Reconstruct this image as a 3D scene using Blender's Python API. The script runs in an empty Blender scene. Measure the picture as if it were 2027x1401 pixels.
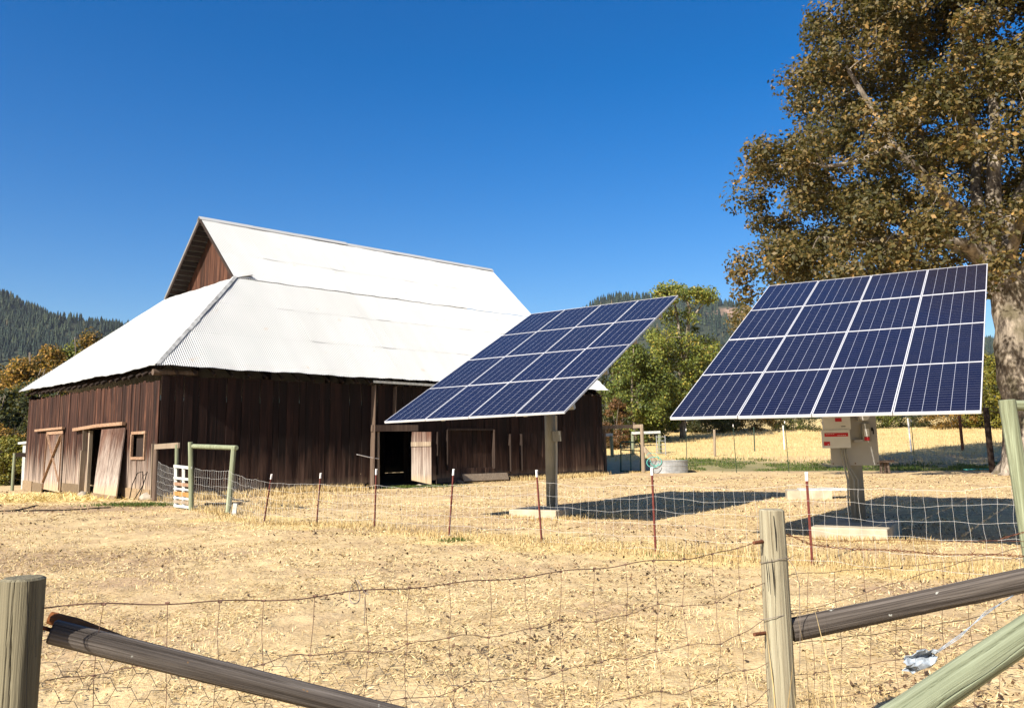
import bpy, math, random
import numpy as np
from mathutils import Vector, Matrix, Quaternion
random.seed(7); rng = np.random.default_rng(11)
sc = bpy.context.scene; COL = sc.collection
R = math.radians

# ---------------------------------------------------------------- camera
F_PX, CY, PITCH, ROLL, EYE, CX = 1691.34, 620.98, 0.1527, -0.0174, 1.5094, 1013.5
cam_d = bpy.data.cameras.new('camera'); cam = bpy.data.objects.new('camera', cam_d); COL.objects.link(cam)
cam.location = (0, 0, EYE)
cam.matrix_world = Matrix.Translation((0, 0, EYE)) @ Matrix.Rotation(math.pi/2 + PITCH, 4, 'X') @ Matrix.Rotation(ROLL, 4, 'Z')
cam_d.sensor_width = 36; cam_d.lens = 36*F_PX/2027
cam_d.shift_y = -(700.5 - CY)/2027; cam_d.clip_start = .05; cam_d.clip_end = 20000
sc.camera = cam

# ---------------------------------------------------------------- light
SUN_AZ, SUN_EL = R(50.3), R(36)                       # direction the light travels, seen from above
sd = Vector((math.cos(SUN_AZ)*math.cos(SUN_EL), math.sin(SUN_AZ)*math.cos(SUN_EL), -math.sin(SUN_EL)))
sun_d = bpy.data.lights.new('sun', 'SUN'); sun = bpy.data.objects.new('sun', sun_d); COL.objects.link(sun)
sun_d.energy = 5.0; sun_d.angle = R(.53); sun_d.color = (1, .93, .82)
sun.rotation_euler = sd.to_track_quat('-Z', 'Y').to_euler(); sun.location = (-20, -20, 30)
w = bpy.data.worlds.new('World'); sc.world = w; w.use_nodes = True
wn = w.node_tree; bg = wn.nodes['Background']
sky = wn.nodes.new('ShaderNodeTexSky'); sky.sky_type = 'NISHITA'; sky.sun_disc = False
sky.sun_elevation = SUN_EL; sky.sun_rotation = math.atan2(-sd.x, -sd.y) ; sky.altitude = 300
sky.air_density = 1.0; sky.dust_density = 1.3; sky.ozone_density = 2.2
hs = wn.nodes.new('ShaderNodeHueSaturation'); hs.inputs['Saturation'].default_value = 1.52; hs.inputs['Hue'].default_value = .509; hs.inputs['Value'].default_value = 1.25
wn.links.new(sky.outputs[0], hs.inputs['Color']); wn.links.new(hs.outputs[0], bg.inputs[0])
bg.inputs[1].default_value = .056
sc.view_settings.view_transform = 'Standard'; sc.view_settings.look = 'None'
sc.view_settings.exposure = 1.15; sc.view_settings.gamma = 1
sc.cycles.max_bounces = 6; sc.cycles.diffuse_bounces = 3; sc.cycles.volume_bounces = 0
sc.cycles.transparent_max_bounces = 8

# ---------------------------------------------------------------- geometry helpers
def ray(u, v):
    a = (u-CX)/F_PX; b = (CY-v)/F_PX
    cr, sr = math.cos(ROLL), math.sin(ROLL)
    x = a*cr - b*sr; q = a*sr + b*cr
    c, s = math.cos(PITCH), math.sin(PITCH)
    return Vector((x, c - q*s, s + q*c))
def at(u, v, y):                                       # the point seen there at distance y
    r = ray(u, v); return Vector((0, 0, EYE)) + r*(y/r.y)
def sstep(a, b, x):
    t = np.clip((x-a)/(b-a), 0, 1); return t*t*(3-2*t)
def terrain(x, y):
    x = np.asarray(x, float); y = np.asarray(y, float)
    rise = np.clip(y-42, 0, None)
    z = (rise*.058*sstep(0, 8, rise))*np.clip(1-np.clip(y-80, 0, None)/400, .35, 1)*sstep(-3, 9, x)
    z = np.where(y > 130, np.minimum(z, 5.1*sstep(-3, 9, x)), z)
    return z
def tz(x, y): return float(terrain(x, y))
def gt(u, v):                                          # where the sight line meets the ground
    r = ray(u, v); o = Vector((0, 0, EYE)); t = 1.0
    while t < 400:
        p = o + r*t
        if p.z <= tz(p.x, p.y): return Vector((p.x, p.y, tz(p.x, p.y)))
        t += .05
    return o + r*t

class MB:
    def __init__(s): s.v = []; s.f = []; s.r = []; s.m = []; s.rv = .5; s.mi = 0
    def quad(s, a, b, c, d):
        n = len(s.v); s.v += [tuple(a), tuple(b), tuple(c), tuple(d)]; s.f.append((n, n+1, n+2, n+3)); s.r.append(s.rv); s.m.append(s.mi)
    def poly(s, pts):
        n = len(s.v); s.v += [tuple(p) for p in pts]; s.f.append(tuple(range(n, n+len(pts)))); s.r.append(s.rv); s.m.append(s.mi)
    def hexa(s, p):                                    # 4 bottom + 4 top corners
        n = len(s.v); s.v += [tuple(q) for q in p]
        for f in ((3,2,1,0),(4,5,6,7),(0,1,5,4),(1,2,6,5),(2,3,7,6),(3,0,4,7)):
            s.f.append(tuple(n+i for i in f)); s.r.append(s.rv); s.m.append(s.mi)
    def box(s, c, X, Y, Z):                            # centre and three half vectors
        c, X, Y, Z = Vector(c), Vector(X), Vector(Y), Vector(Z)
        s.hexa([c-X-Y-Z, c+X-Y-Z, c+X+Y-Z, c-X+Y-Z, c-X-Y+Z, c+X-Y+Z, c+X+Y+Z, c-X+Y+Z])
    def beam(s, a, b, w, h, up=(0, 0, 1)):             # square bar from a to b
        a, b = Vector(a), Vector(b); d = (b-a); up = Vector(up)
        sd_ = d.cross(up)
        if sd_.length < 1e-5: sd_ = d.cross(Vector((1, 0, 0)))
        sd_.normalize(); u2 = sd_.cross(d).normalized()
        s.box((a+b)/2, d/2, sd_*w/2, u2*h/2)
    def tube(s, pts, rad, n=8, cap=True, wob=0):
        pts = [Vector(p) for p in pts]; k = len(pts)
        if not isinstance(rad, (list, tuple)): rad = [rad]*k
        base = len(s.v); ref = None
        for i, p in enumerate(pts):
            t = (pts[min(i+1, k-1)] - pts[max(i-1, 0)])
            if t.length < 1e-9: t = Vector((0, 0, 1))
            t.normalize()
            if ref is None:
                ref = t.orthogonal().normalized()
            else:
                ref = (ref - t*ref.dot(t))
                ref = ref.normalized() if ref.length > 1e-6 else t.orthogonal().normalized()
            b2 = t.cross(ref)
            for j in range(n):
                a = 2*math.pi*j/n; rr = rad[i]*(1+wob*random.uniform(-1, 1))
                s.v.append(tuple(p + ref*(rr*math.cos(a)) + b2*(rr*math.sin(a))))
        for i in range(k-1):
            for j in range(n):
                q = base+i*n; j2 = (j+1) % n
                s.f.append((q+j, q+j2, q+n+j2, q+n+j)); s.r.append(s.rv); s.m.append(s.mi)
        if cap:
            s.f.append(tuple(base+j for j in reversed(range(n)))); s.r.append(s.rv); s.m.append(s.mi)
            s.f.append(tuple(base+(k-1)*n+j for j in range(n))); s.r.append(s.rv); s.m.append(s.mi)
    def build(s, name, mat, parent=None, smooth=False, uv=None, org=None):
        o0 = Vector(org) if org is not None else (root_of(parent) if parent else Vector((0, 0, 0)))
        me = bpy.data.meshes.new(name)
        me.from_pydata([(x-o0.x, y-o0.y, z-o0.z) for x, y, z in s.v], [], s.f)
        for m in (mat if isinstance(mat, (list, tuple)) else [mat]): me.materials.append(m)
        me.polygons.foreach_set('material_index', s.m)
        at_ = me.attributes.new('rnd', 'FLOAT', 'FACE'); at_.data.foreach_set('value', s.r)
        if smooth: me.polygons.foreach_set('use_smooth', [True]*len(s.f))
        if uv:
            l = me.uv_layers.new(name='UVMap'); l.data.foreach_set('uv', uv)
        me.update()
        o = bpy.data.objects.new(name, me); COL.objects.link(o)
        if parent: o.parent = parent
        else: o.location = o0
        return o
def each(mb, name, mat, parent, smooth=False):           # every separate piece becomes a part of its own
    par = list(range(len(mb.v)))
    def fd(i):
        while par[i] != i: par[i] = par[par[i]]; i = par[i]
        return i
    for f in mb.f:
        a = fd(f[0])
        for q in f[1:]: par[fd(q)] = a
    grp = {}
    for k, f in enumerate(mb.f): grp.setdefault(fd(f[0]), []).append(k)
    out = []
    for ks in grp.values():
        m2 = MB(); ids = {}
        for k in ks:
            ff = []
            for q in mb.f[k]:
                if q not in ids: ids[q] = len(m2.v); m2.v.append(mb.v[q])
                ff.append(ids[q])
            m2.f.append(tuple(ff)); m2.r.append(mb.r[k]); m2.m.append(0)
        out.append(m2.build(name, mat, parent, smooth))
    return out
def root_of(o):
    while o.parent: o = o.parent
    return Vector(o.location)
def tag(o, label=None, cat=None, group=None, kind=None):
    for k, v in (('label', label), ('category', cat), ('group', group), ('kind', kind)):
        if v: o[k] = v
    return o
def empty(name, loc, label, cat, group=None):
    o = bpy.data.objects.new(name, None); COL.objects.link(o); o.location = loc; o.empty_display_size = .2
    return tag(o, label, cat, group)
def fast(name, V, k, mat, rnd=None, parent=None, org=(0, 0, 0)):   # V: (n*k,3) loose k-gons
    V = np.ascontiguousarray(V, dtype=np.float32).reshape(-1, 3) - np.array(org, dtype=np.float32)
    nv = len(V); nf = nv//k
    me = bpy.data.meshes.new(name); me.vertices.add(nv); me.vertices.foreach_set('co', V.ravel())
    me.loops.add(nv); me.loops.foreach_set('vertex_index', np.arange(nv, dtype=np.int32))
    me.polygons.add(nf); me.polygons.foreach_set('loop_start', np.arange(0, nv, k, dtype=np.int32))
    me.update(calc_edges=True)
    if rnd is not None:
        a = me.attributes.new('rnd', 'FLOAT', 'FACE'); a.data.foreach_set('value', np.asarray(rnd, dtype=np.float32))
    me.materials.append(mat)
    o = bpy.data.objects.new(name, me); COL.objects.link(o)
    if parent: o.parent = parent
    else: o.location = org
    return o
def lattice(x, y, sc_, seed):                           # smooth value noise, -1..1
    r_ = np.random.default_rng(seed); T = r_.uniform(-1, 1, (257, 257))
    x = x/sc_; y = y/sc_; xi = np.floor(x).astype(int); yi = np.floor(y).astype(int)
    fx = x-xi; fy = y-yi; fx = fx*fx*(3-2*fx); fy = fy*fy*(3-2*fy); g = lambda i, j: T[i % 257, j % 257]
    return (g(xi, yi)*(1-fx)+g(xi+1, yi)*fx)*(1-fy)+(g(xi, yi+1)*(1-fx)+g(xi+1, yi+1)*fx)*fy

# ---------------------------------------------------------------- materials
class NT:
    def __init__(s, name):
        s.m = bpy.data.materials.new(name); s.m.use_nodes = True; s.t = s.m.node_tree
        s.b = s.t.nodes['Principled BSDF']; s.out = s.t.nodes['Material Output']
        s.b.inputs['Specular IOR Level'].default_value = .25
    def n(s, typ, **kw):
        nd = s.t.nodes.new(typ)
        for k, v in kw.items():
            if k in nd.inputs.keys() and not hasattr(nd, k): nd.inputs[k].default_value = v
            else: setattr(nd, k, v)
        return nd
    def l(s, a, b): s.t.links.new(a, b)
    def val(s, x, sock):
        if isinstance(x, (int, float)): sock.default_value = x
        elif isinstance(x, tuple): sock.default_value = (*x, 1) if len(x) == 3 and sock.type == 'RGBA' else x
        else: s.l(x, sock)
    def mix(s, f, a, b, mode='MIX'):
        nd = s.t.nodes.new('ShaderNodeMix'); nd.data_type = 'RGBA'; nd.blend_type = mode
        s.val(f, nd.inputs[0]); s.val(a, nd.inputs[6]); s.val(b, nd.inputs[7]); return nd.outputs[2]
    def math(s, op, a, b=0.0, c=0.0):
        nd = s.t.nodes.new('ShaderNodeMath'); nd.operation = op
        s.val(a, nd.inputs[0]); s.val(b, nd.inputs[1]); s.val(c, nd.inputs[2]); return nd.outputs[0]
    def ramp(s, f, a, b):
        nd = s.t.nodes.new('ShaderNodeMapRange'); s.val(f, nd.inputs[0]); nd.inputs[1].default_value = a; nd.inputs[2].default_value = b
        return nd.outputs[0]
    def co(s): return s.t.nodes.new('ShaderNodeTexCoord').outputs['Object']
    def mp(s, scale, src=None):
        nd = s.t.nodes.new('ShaderNodeMapping'); nd.inputs['Scale'].default_value = scale
        s.l(src if src else s.co(), nd.inputs[0]); return nd.outputs[0]
    def noise(s, scale, vec=None, det=4, rough=.55):
        nd = s.t.nodes.new('ShaderNodeTexNoise'); nd.inputs['Scale'].default_value = scale
        nd.inputs['Detail'].default_value = det; nd.inputs['Roughness'].default_value = rough
        s.l(vec if vec else s.co(), nd.inputs['Vector']); return nd.outputs['Fac']
    def attr(s, name='rnd'):
        nd = s.t.nodes.new('ShaderNodeAttribute'); nd.attribute_name = name; return nd.outputs['Fac']
    def bump(s, h, strength=.3, dist=.01):
        nd = s.t.nodes.new('ShaderNodeBump'); nd.inputs['Strength'].default_value = strength; nd.inputs['Distance'].default_value = dist
        s.l(h, nd.inputs['Height']); s.l(nd.outputs[0], s.b.inputs['Normal'])
    def col(s, c, k=.84):
        s.val(s.mix(1.0, c, (k, k, k), 'MULTIPLY'), s.b.inputs['Base Color'])
    def rough(s, r_): s.val(r_, s.b.inputs['Roughness'])

def m_plain(name, c, rough=.6, metal=0, var=.15, scale=6, bump=0):
    t = NT(name); n = t.noise(scale)
    t.col(t.mix(t.ramp(n, .3, .7), tuple(x*(1-var) for x in c), tuple(min(1, x*(1+var)) for x in c)))
    t.rough(rough); t.b.inputs['Metallic'].default_value = metal
    if bump: t.bump(t.noise(scale*6), bump, .01)
    return t.m
def m_wood(name, dark, mid, light, axis=2, grain=24, bleach=None, mud=None, bscale=.5, bleach_h=(.4, 1.7), lichen=False):
    t = NT(name); co = t.co(); sc3 = [grain]*3; sc3[axis] = .7
    # a shift for each board, so the grain does not run on from one to the next
    sh = t.n('ShaderNodeVectorMath', operation='ADD'); t.l(co, sh.inputs[0])
    cb = t.n('ShaderNodeCombineXYZ'); r_ = t.attr(); t.l(t.math('MULTIPLY', r_, 37.0), cb.inputs[0]); t.l(t.math('MULTIPLY', r_, 91.0), cb.inputs[2]); t.l(cb.outputs[0], sh.inputs[1])
    g = t.noise(1.0, t.mp(tuple(sc3), sh.outputs[0]), 6, .65)
    blot = t.noise(bscale*2, sh.outputs[0], 3)
    c = t.mix(t.ramp(g, .32, .68), dark, mid)
    c = t.mix(t.math('MULTIPLY', t.ramp(g, .52, .78), t.ramp(blot, .4, .75)), c, light)
    g2 = t.noise(1.0, t.mp(tuple(7 if q > 2 else .3 for q in sc3), sh.outputs[0]), 5, .7)
    c = t.mix(t.math('MULTIPLY', t.ramp(g2, .56, .74), .75), c, light); c = t.mix(t.math('MULTIPLY', t.math('SUBTRACT', 1.0, t.ramp(g2, .30, .46)), .7), c, dark)
    c = t.mix(t.math('MULTIPLY', t.math('POWER', r_, 1.5), .62), c, (0, 0, 0))
    if bleach:
        sp = t.n('ShaderNodeSeparateXYZ'); t.l(co, sp.inputs[0]); z = sp.outputs[2]
        zz = t.math('ADD', z, t.math('MULTIPLY', t.math('SUBTRACT', t.noise(1.0, t.mp((3, 3, .6), sh.outputs[0]), 4), .5), 2.4))
        fb = t.math('SUBTRACT', 1.0, t.ramp(zz, *bleach_h))
        c = t.mix(t.math('MULTIPLY', fb, t.ramp(g, .25, .65)), c, bleach)
        if mud:
            fm = t.math('SUBTRACT', 1.0, t.ramp(t.math('ADD', z, t.math('MULTIPLY', t.math('SUBTRACT', blot, .5), .35)), .22, .5))
            c = t.mix(t.math('MULTIPLY', fm, .8), c, mud)
    if lichen:
        t.n; li = t.ramp(t.noise(14, None, 3), .73, .76); c = t.mix(t.math('MULTIPLY', li, .8), c, (.42, .20, .04)); l2 = t.ramp(t.noise(19, t.mp((1.3, 1.1, .9)), 3), .70, .72); c = t.mix(t.math('MULTIPLY', l2, .8), c, (.45, .45, .40))
    t.col(c); t.rough(.85); t.bump(g, .8, .012); return t.m
def m_leaf(name, cols, rough=.55, trans=.3):
    t = NT(name); r_ = t.attr(); nd = t.n('ShaderNodeValToRGB'); t.l(r_, nd.inputs[0]); e = nd.color_ramp.elements
    while len(e) < len(cols): e.new(.5)
    for i, (p, c) in enumerate(cols): e[i].position = p; e[i].color = (*c, 1)
    c = nd.outputs[0]; t.col(c); t.rough(rough)
    tr = t.n('ShaderNodeBsdfTranslucent'); t.l(t.mix(.5, c, (.35, .3, .04), 'MIX'), tr.inputs[0])
    mx = t.n('ShaderNodeMixShader'); mx.inputs[0].default_value = trans
    t.l(t.b.outputs[0], mx.inputs[1]); t.l(tr.outputs[0], mx.inputs[2]); t.l(mx.outputs[0], t.out.inputs[0]); return t.m

M = {}
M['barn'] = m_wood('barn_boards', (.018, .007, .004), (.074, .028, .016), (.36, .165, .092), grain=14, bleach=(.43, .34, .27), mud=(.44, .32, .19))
M['barn_shaded'] = m_wood('barn_boards_shaded', (.007, .0026, .0016), (.026, .0095, .0055), (.070, .029, .017), grain=12, bleach=(.15, .085, .058), mud=(.2, .14, .09), bleach_h=(.2, 1.5))  # wall shade darkens these colours; pale foot is weathering plus painted sunlight
M['gable'] = m_wood('gable_boards', (.035, .013, .007), (.125, .050, .027), (.34, .165, .095), grain=14)
M['door'] = m_wood('door_boards', (.06, .027, .018), (.17, .085, .055), (.38, .27, .2), bleach=(.50, .43, .36), mud=(.46, .34, .2), bleach_h=(.5, 2.3))
M['rail_wood'] = m_wood('rail_wood', (.22, .12, .07), (.42, .27, .17), (.55, .40, .28), axis=1)
M['old'] = m_wood('old_timber', (.10, .065, .045), (.2, .14, .1), (.32, .25, .19))
M['pale'] = m_wood('pale_timber', (.22, .16, .11), (.38, .30, .21), (.55, .47, .36))
M['green_post'] = m_wood('treated_post', (.15, .16, .09), (.34, .375, .24), (.49, .53, .37), grain=40)
M['post'] = m_wood('weathered_post', (.11, .095, .06), (.25, .22, .14), (.38, .34, .24), grain=46)
M['grey_rail'] = m_wood('grey_rail', (.028, .021, .016), (.19, .16, .135), (.42, .37, .32), grain=70, lichen=True)
M['tan_post'] = m_wood('pale_weathered_post', (.20, .16, .10), (.45, .41, .28), (.62, .58, .43), grain=55)
M['white_wood'] = m_plain('white_painted_wood', (.50, .51, .47), .8, var=.25, scale=9)
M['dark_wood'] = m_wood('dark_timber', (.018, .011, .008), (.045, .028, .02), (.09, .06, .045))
M['tan_board'] = m_wood('tan_board', (.25, .17, .1), (.36, .26, .15), (.45, .34, .22), axis=1)
M['alu'] = m_plain('aluminium', (.72, .72, .74), .4, .25, .04)
M['galv'] = m_plain('galvanised_steel', (.42, .43, .43), .45, .5, .2, 5)
M['pole'] = m_plain('grey_steel_pole', (.30, .29, .25), .55, .2, .12, 3)
M['grey_box'] = m_plain('grey_enclosure', (.42, .40, .36), .5, 0, .04)
M['white_box'] = m_plain('white_enclosure', (.72, .71, .67), .45, 0, .03)
M['red'] = m_plain('red_sticker', (.55, .02, .03), .5, 0, .05)
M['concrete'] = m_plain('concrete', (.45, .38, .27), .9, 0, .22, 4, .3)
M['rust'] = m_plain('rusty_steel', (.16, .06, .03), .8, .2, .4, 30, .3)
M['post_red'] = m_plain('red_painted_steel', (.17, .045, .035), .6, .1, .3, 20)
M['post_green'] = m_plain('green_painted_steel', (.035, .06, .04), .5, .1, .3, 20)
M['tip'] = m_plain('white_tip', (.78, .76, .74), .6, 0, .05)
M['wire'] = m_plain('galvanised_wire', (.62, .60, .56), .45, .3, .1)
M['wire_rust'] = m_plain('rusty_wire', (.15, .085, .06), .7, .2, .4, 8)
M['wire_grey'] = m_plain('dull_wire', (.24, .2, .17), .6, .3, .3, 8)
M['gate_green'] = m_plain('green_gate_paint', (.012, .07, .05), .4, 0, .1)
M['hose'] = m_plain('teal_hose', (.10, .42, .36), .5, 0, .08)
M['stone'] = m_plain('field_stone', (.36, .31, .24), .9, 0, .3, 5, .4)
M['dark'] = m_plain('black_and_crack_shade', (.01, .008, .006), .9)
M['plastic'] = m_plain('torn_plastic', (.30, .34, .38), .35, 0, .5, 30)
t = NT('corrugated_metal'); r_ = t.attr(); n = t.noise(1.0, t.mp((.6, .6, .25)), 5)
c = t.mix(t.ramp(n, .35, .75), (.47, .475, .46), (.53, .53, .515)); c = t.mix(t.math('MULTIPLY', r_, .22), c, (.39, .39, .365))
c = t.mix(t.math('MULTIPLY', t.ramp(t.noise(2.3, None, 2), .70, .76), .4), c, (.42, .30, .17)); t.col(c); t.rough(.5); M['roof'] = t.m
M['flash'] = m_plain('hip_flashing', (.42, .42, .40), .6, 0, .4, 5)
# bark
t = NT('bark'); n = t.noise(1.0, t.mp((3.0, 3.0, .9)), 7, .7); n2 = t.noise(.9, None, 4)
c = t.mix(t.ramp(n, .38, .64), (.055, .042, .032), (.44, .37, .29)); c = t.mix(t.math('MULTIPLY', t.ramp(n2, .52, .66), .75), c, (.10, .085, .045))
t.col(c); t.rough(.95); t.bump(n, 1.0, .09); M['bark'] = t.m
M['twig'] = m_plain('twig_bark', (.24, .19, .14), .9, 0, .4, 3)
M['trunk'] = m_plain('grey_bark', (.20, .16, .12), .9, 0, .35, 3)
M['maple'] = m_leaf('maple_leaves', [(0, (.030, .030, .010)), (.28, (.066, .060, .018)), (.48, (.125, .092, .030)), (.72, (.165, .112, .036)), (.9, (.32, .19, .062)), (1, (.50, .29, .09))], trans=.22)
M['leaf_g'] = m_leaf('green_leaves', [(0, (.03, .05, .012)), (.45, (.115, .15, .028)), (.8, (.25, .26, .045)), (1, (.42, .31, .06))])
M['leaf_d'] = m_leaf('dark_leaves', [(0, (.018, .028, .01)), (.6, (.05, .06, .018)), (1, (.13, .11, .03))])
M['leaf_y'] = m_leaf('yellow_green_leaves', [(0, (.08, .10, .015)), (.5, (.18, .17, .025)), (1, (.36, .27, .04))])
M['leaf_o'] = m_leaf('autumn_leaves', [(0, (.03, .035, .01)), (.3, (.13, .09, .02)), (.6, (.34, .18, .035)), (1, (.62, .36, .07))])
M['leaf_r'] = m_leaf('red_leaves', [(0, (.05, .035, .015)), (.6, (.16, .075, .03)), (1, (.28, .14, .05))])
M['straw'] = m_leaf('straw', [(0, (.24, .16, .08)), (.25, (.46, .33, .15)), (.7, (.68, .52, .26)), (1, (.84, .68, .38))], .7, .1)
M['drygrass'] = m_leaf('dry_grass', [(0, (.32, .21, .09)), (.5, (.58, .42, .19)), (1, (.76, .60, .32))], .7, .25)
M['yellow_straw'] = m_leaf('yellow_straw', [(0, (.40, .27, .08)), (.5, (.72, .54, .20)), (1, (.88, .72, .36))], .6, .1)
M['grass'] = m_leaf('green_grass', [(0, (.03, .07, .012)), (.6, (.08, .13, .025)), (.9, (.22, .22, .06)), (1, (.4, .33, .13))], .6, .3)
M['litter'] = m_leaf('fallen_leaves', [(0, (.035, .022, .014)), (.5, (.11, .065, .035)), (.85, (.25, .15, .075)), (1, (.42, .28, .13))], .8, .05)
M['conifer'] = m_leaf('conifers', [(0, (.006, .014, .009)), (.5, (.018, .034, .019)), (.85, (.045, .058, .024)), (1, (.13, .10, .045))], .8, 0)
# ground
t = NT('dry_pasture'); big = t.noise(.35, None, 4); med = t.noise(2.2, None, 5, .6); fine = t.noise(26, None, 4, .7)
c = t.mix(t.ramp(med, .35, .65), (.46, .322, .155), (.68, .505, .26)); c = t.mix(t.math('MULTIPLY', t.ramp(big, .5, .68), .85), c, (.38, .25, .145))
c = t.mix(t.math('MULTIPLY', t.ramp(fine, .5, .72), .6), c, (.76, .60, .36)); c = t.mix(t.math('MULTIPLY', t.math('SUBTRACT', 1.0, t.ramp(fine, .30, .42)), .7), c, (.2, .125, .07))
c = t.mix(t.attr('straw'), c, (.66, .49, .20)); c = t.mix(t.attr('green'), c, (.09, .115, .035)); c = t.mix(t.attr('bare'), c, (.36, .24, .14))
t.col(c); t.rough(.95); t.bump(t.math('ADD', t.math('MULTIPLY', med, .4), fine), .7, .03); M['ground'] = t.m
t = NT('hillside'); n = t.noise(.004, None, 6, .7); t.col(t.mix(t.attr('rock'), t.mix(t.ramp(n, .4, .6), (.02, .03, .018), (.04, .046, .024)), t.mix(t.ramp(t.noise(.02), .35, .65), (.16, .11, .07), (.34, .22, .16)))); t.rough(1.0); M['hill'] = t.m
# solar cells: real printed grid of the module, laid out in the module's own UVs
t = NT('solar_cells'); uvn = t.n('ShaderNodeUVMap'); sp = t.n('ShaderNodeSeparateXYZ'); t.l(uvn.outputs[0], sp.inputs[0])
def line(x, n_, wd):
    f = t.math('FRACT', t.math('MULTIPLY', x, float(n_))); d = t.math('ABSOLUTE', t.math('SUBTRACT', f, .5))
    return t.math('GREATER_THAN', d, .5-wd)
g1 = line(sp.outputs[0], 6, .011); g2 = line(sp.outputs[1], 20, .045)
g = t.math('MAXIMUM', g1, t.math('MULTIPLY', g2, .16))
cell = t.n('ShaderNodeTexWhiteNoise'); cell.noise_dimensions = '3D'
fl = t.n('ShaderNodeVectorMath', operation='FLOOR'); ml = t.n('ShaderNodeVectorMath', operation='MULTIPLY'); ml.inputs[1].default_value = (6, 20, 1); t.l(uvn.outputs[0], ml.inputs[0]); t.l(ml.outputs[0], fl.inputs[0])
ad = t.n('ShaderNodeVectorMath', operation='ADD'); oi = t.n('ShaderNodeObjectInfo'); t.l(fl.outputs[0], ad.inputs[0]); cb = t.n('ShaderNodeCombineXYZ'); t.l(t.math('MULTIPLY', oi.outputs['Random'], 9.0), cb.inputs[2]); t.l(cb.outputs[0], ad.inputs[1]); t.l(ad.outputs[0], cell.inputs[0])
cc = t.mix(cell.outputs[0], (.0055, .0058, .021), (.0072, .0075, .027)); cc = t.mix(t.math('MULTIPLY', oi.outputs['Random'], .6), cc, (.009, .008, .018))
dst = t.noise(3.0, None, 4); cc = t.mix(t.math('MULTIPLY', t.ramp(dst, .4, .8), .02), cc, (.25, .23, .2))
t.col(t.mix(g, cc, (.50, .51, .58))); t.rough(t.math('ADD', .10, t.math('MULTIPLY', dst, .12))); t.b.inputs['Specular IOR Level'].default_value = .5; M['cells'] = t.m

# ---------------------------------------------------------------- terrain
BX, BY, BYAW = -11.083, 26.891, .786
E1 = Vector((math.cos(BYAW), math.sin(BYAW), 0)); E2 = Vector((-math.sin(BYAW), math.cos(BYAW), 0))
BO = Vector((BX, BY, 0))
def B(s, t_, z): return BO + E1*s + E2*t_ + Vector((0, 0, z))
def blob(x, y, cx, cy, rx, ry, soft=.35):
    n_ = lattice(x, y, .7, 5)*.3 + lattice(x, y, .22, 6)*.2
    return 1 - sstep(1-soft, 1+soft, np.sqrt(((x-cx)/rx)**2+((y-cy)/ry)**2)+n_)
def m_green(x, y):
    yl = 46.5 - (x-9)*.35
    g = sstep(7, 11, x)*sstep(-2.6, -.8, y-yl+lattice(x, y, 1.5, 8)*.8)*(1-sstep(2.5, 6.5, y-yl+lattice(x, y, 2, 9)*1.5))
    for c_ in ((-10.8, 25.0, .9, .35), (-3.9, 33.0, 1.3, .35), (-1.0, 14.3, .25, .15), (-2.5, 39, 1.2, .4)): g = np.maximum(g, blob(x, y, *c_))
    return np.clip(g, 0, 1)*.7
def m_straw(x, y):
    s_ = blob(x, y, -16.5, 30.0, 6.0, 2.6)
    s_ = np.maximum(s_, sstep(50, 53, y)*sstep(0, 6, x)*.8)
    tl = [(-6.8, 20.8), (-5.3, 18.2), (-2.7, 16.7), (-1.1, 15.0), (.4, 13.9), (1.9, 12.4), (3.6, 10.9), (6.0, 9.4)]
    for a, b in zip(tl[:-1], tl[1:]):
        s_ = np.maximum(s_, .75*blob(x, y, (a[0]+b[0])/2, (a[1]+b[1])/2, 1.5, .8))
    return np.clip(s_, 0, 1)
def m_bare(x, y): return .8*np.maximum(blob(x, y, -1.6, 16.3, 1.6, .7), np.maximum(blob(x, y, -13, 24.0, 4.5, 1.6), blob(x, y, -8, 12.5, 3.5, 1.6)))
rad = np.concatenate([[0, .5, 1.0], np.geomspace(1.5, 62, 430), np.geomspace(64, 4300, 70)])
ang = np.concatenate([np.linspace(R(-218), R(-38), 60, endpoint=False)[1:], np.linspace(R(-38), R(38), 560), np.linspace(R(38), R(142), 40)[1:-1]])
ang = np.unique(ang); RR, AA = np.meshgrid(rad, ang, indexing='ij'); GX = RR*np.sin(AA); GY = RR*np.cos(AA)
fade = 1-sstep(25, 70, RR)
GZ = terrain(GX, GY) + fade*(.014*lattice(GX, GY, .16, 1)+.012*lattice(GX, GY, .45, 2)+.03*lattice(GX, GY, 2.4, 3)+.006*lattice(GX, GY, .07, 4))
GZ += sstep(45, 90, RR)*.12*lattice(GX, GY, 6, 13)
nr, na = RR.shape; V = np.stack([GX, GY, GZ], -1).reshape(-1, 3); i, j = np.meshgrid(np.arange(nr-1), np.arange(na), indexing='ij'); j2 = (j+1) % na
Fq = np.stack([i*na+j, (i+1)*na+j, (i+1)*na+j2, i*na+j2], -1).reshape(-1, 4)[:, ::-1]
me = bpy.data.meshes.new('ground'); me.vertices.add(len(V)); me.vertices.foreach_set('co', V.astype(np.float32).ravel())
me.loops.add(Fq.size); me.loops.foreach_set('vertex_index', Fq.astype(np.int32).ravel()); me.polygons.add(len(Fq)); me.polygons.foreach_set('loop_start', np.arange(0, Fq.size, 4, dtype=np.int32)); me.update(calc_edges=True)
me.polygons.foreach_set('use_smooth', [True]*len(Fq))
for nm, fn in (('green', m_green), ('straw', m_straw), ('bare', m_bare)):
    a = me.attributes.new(nm, 'FLOAT', 'POINT'); a.data.foreach_set('value', fn(V[:, 0], V[:, 1]).astype(np.float32))
me.materials.append(M['ground']); ground = bpy.data.objects.new('ground', me); COL.objects.link(ground)
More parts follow.
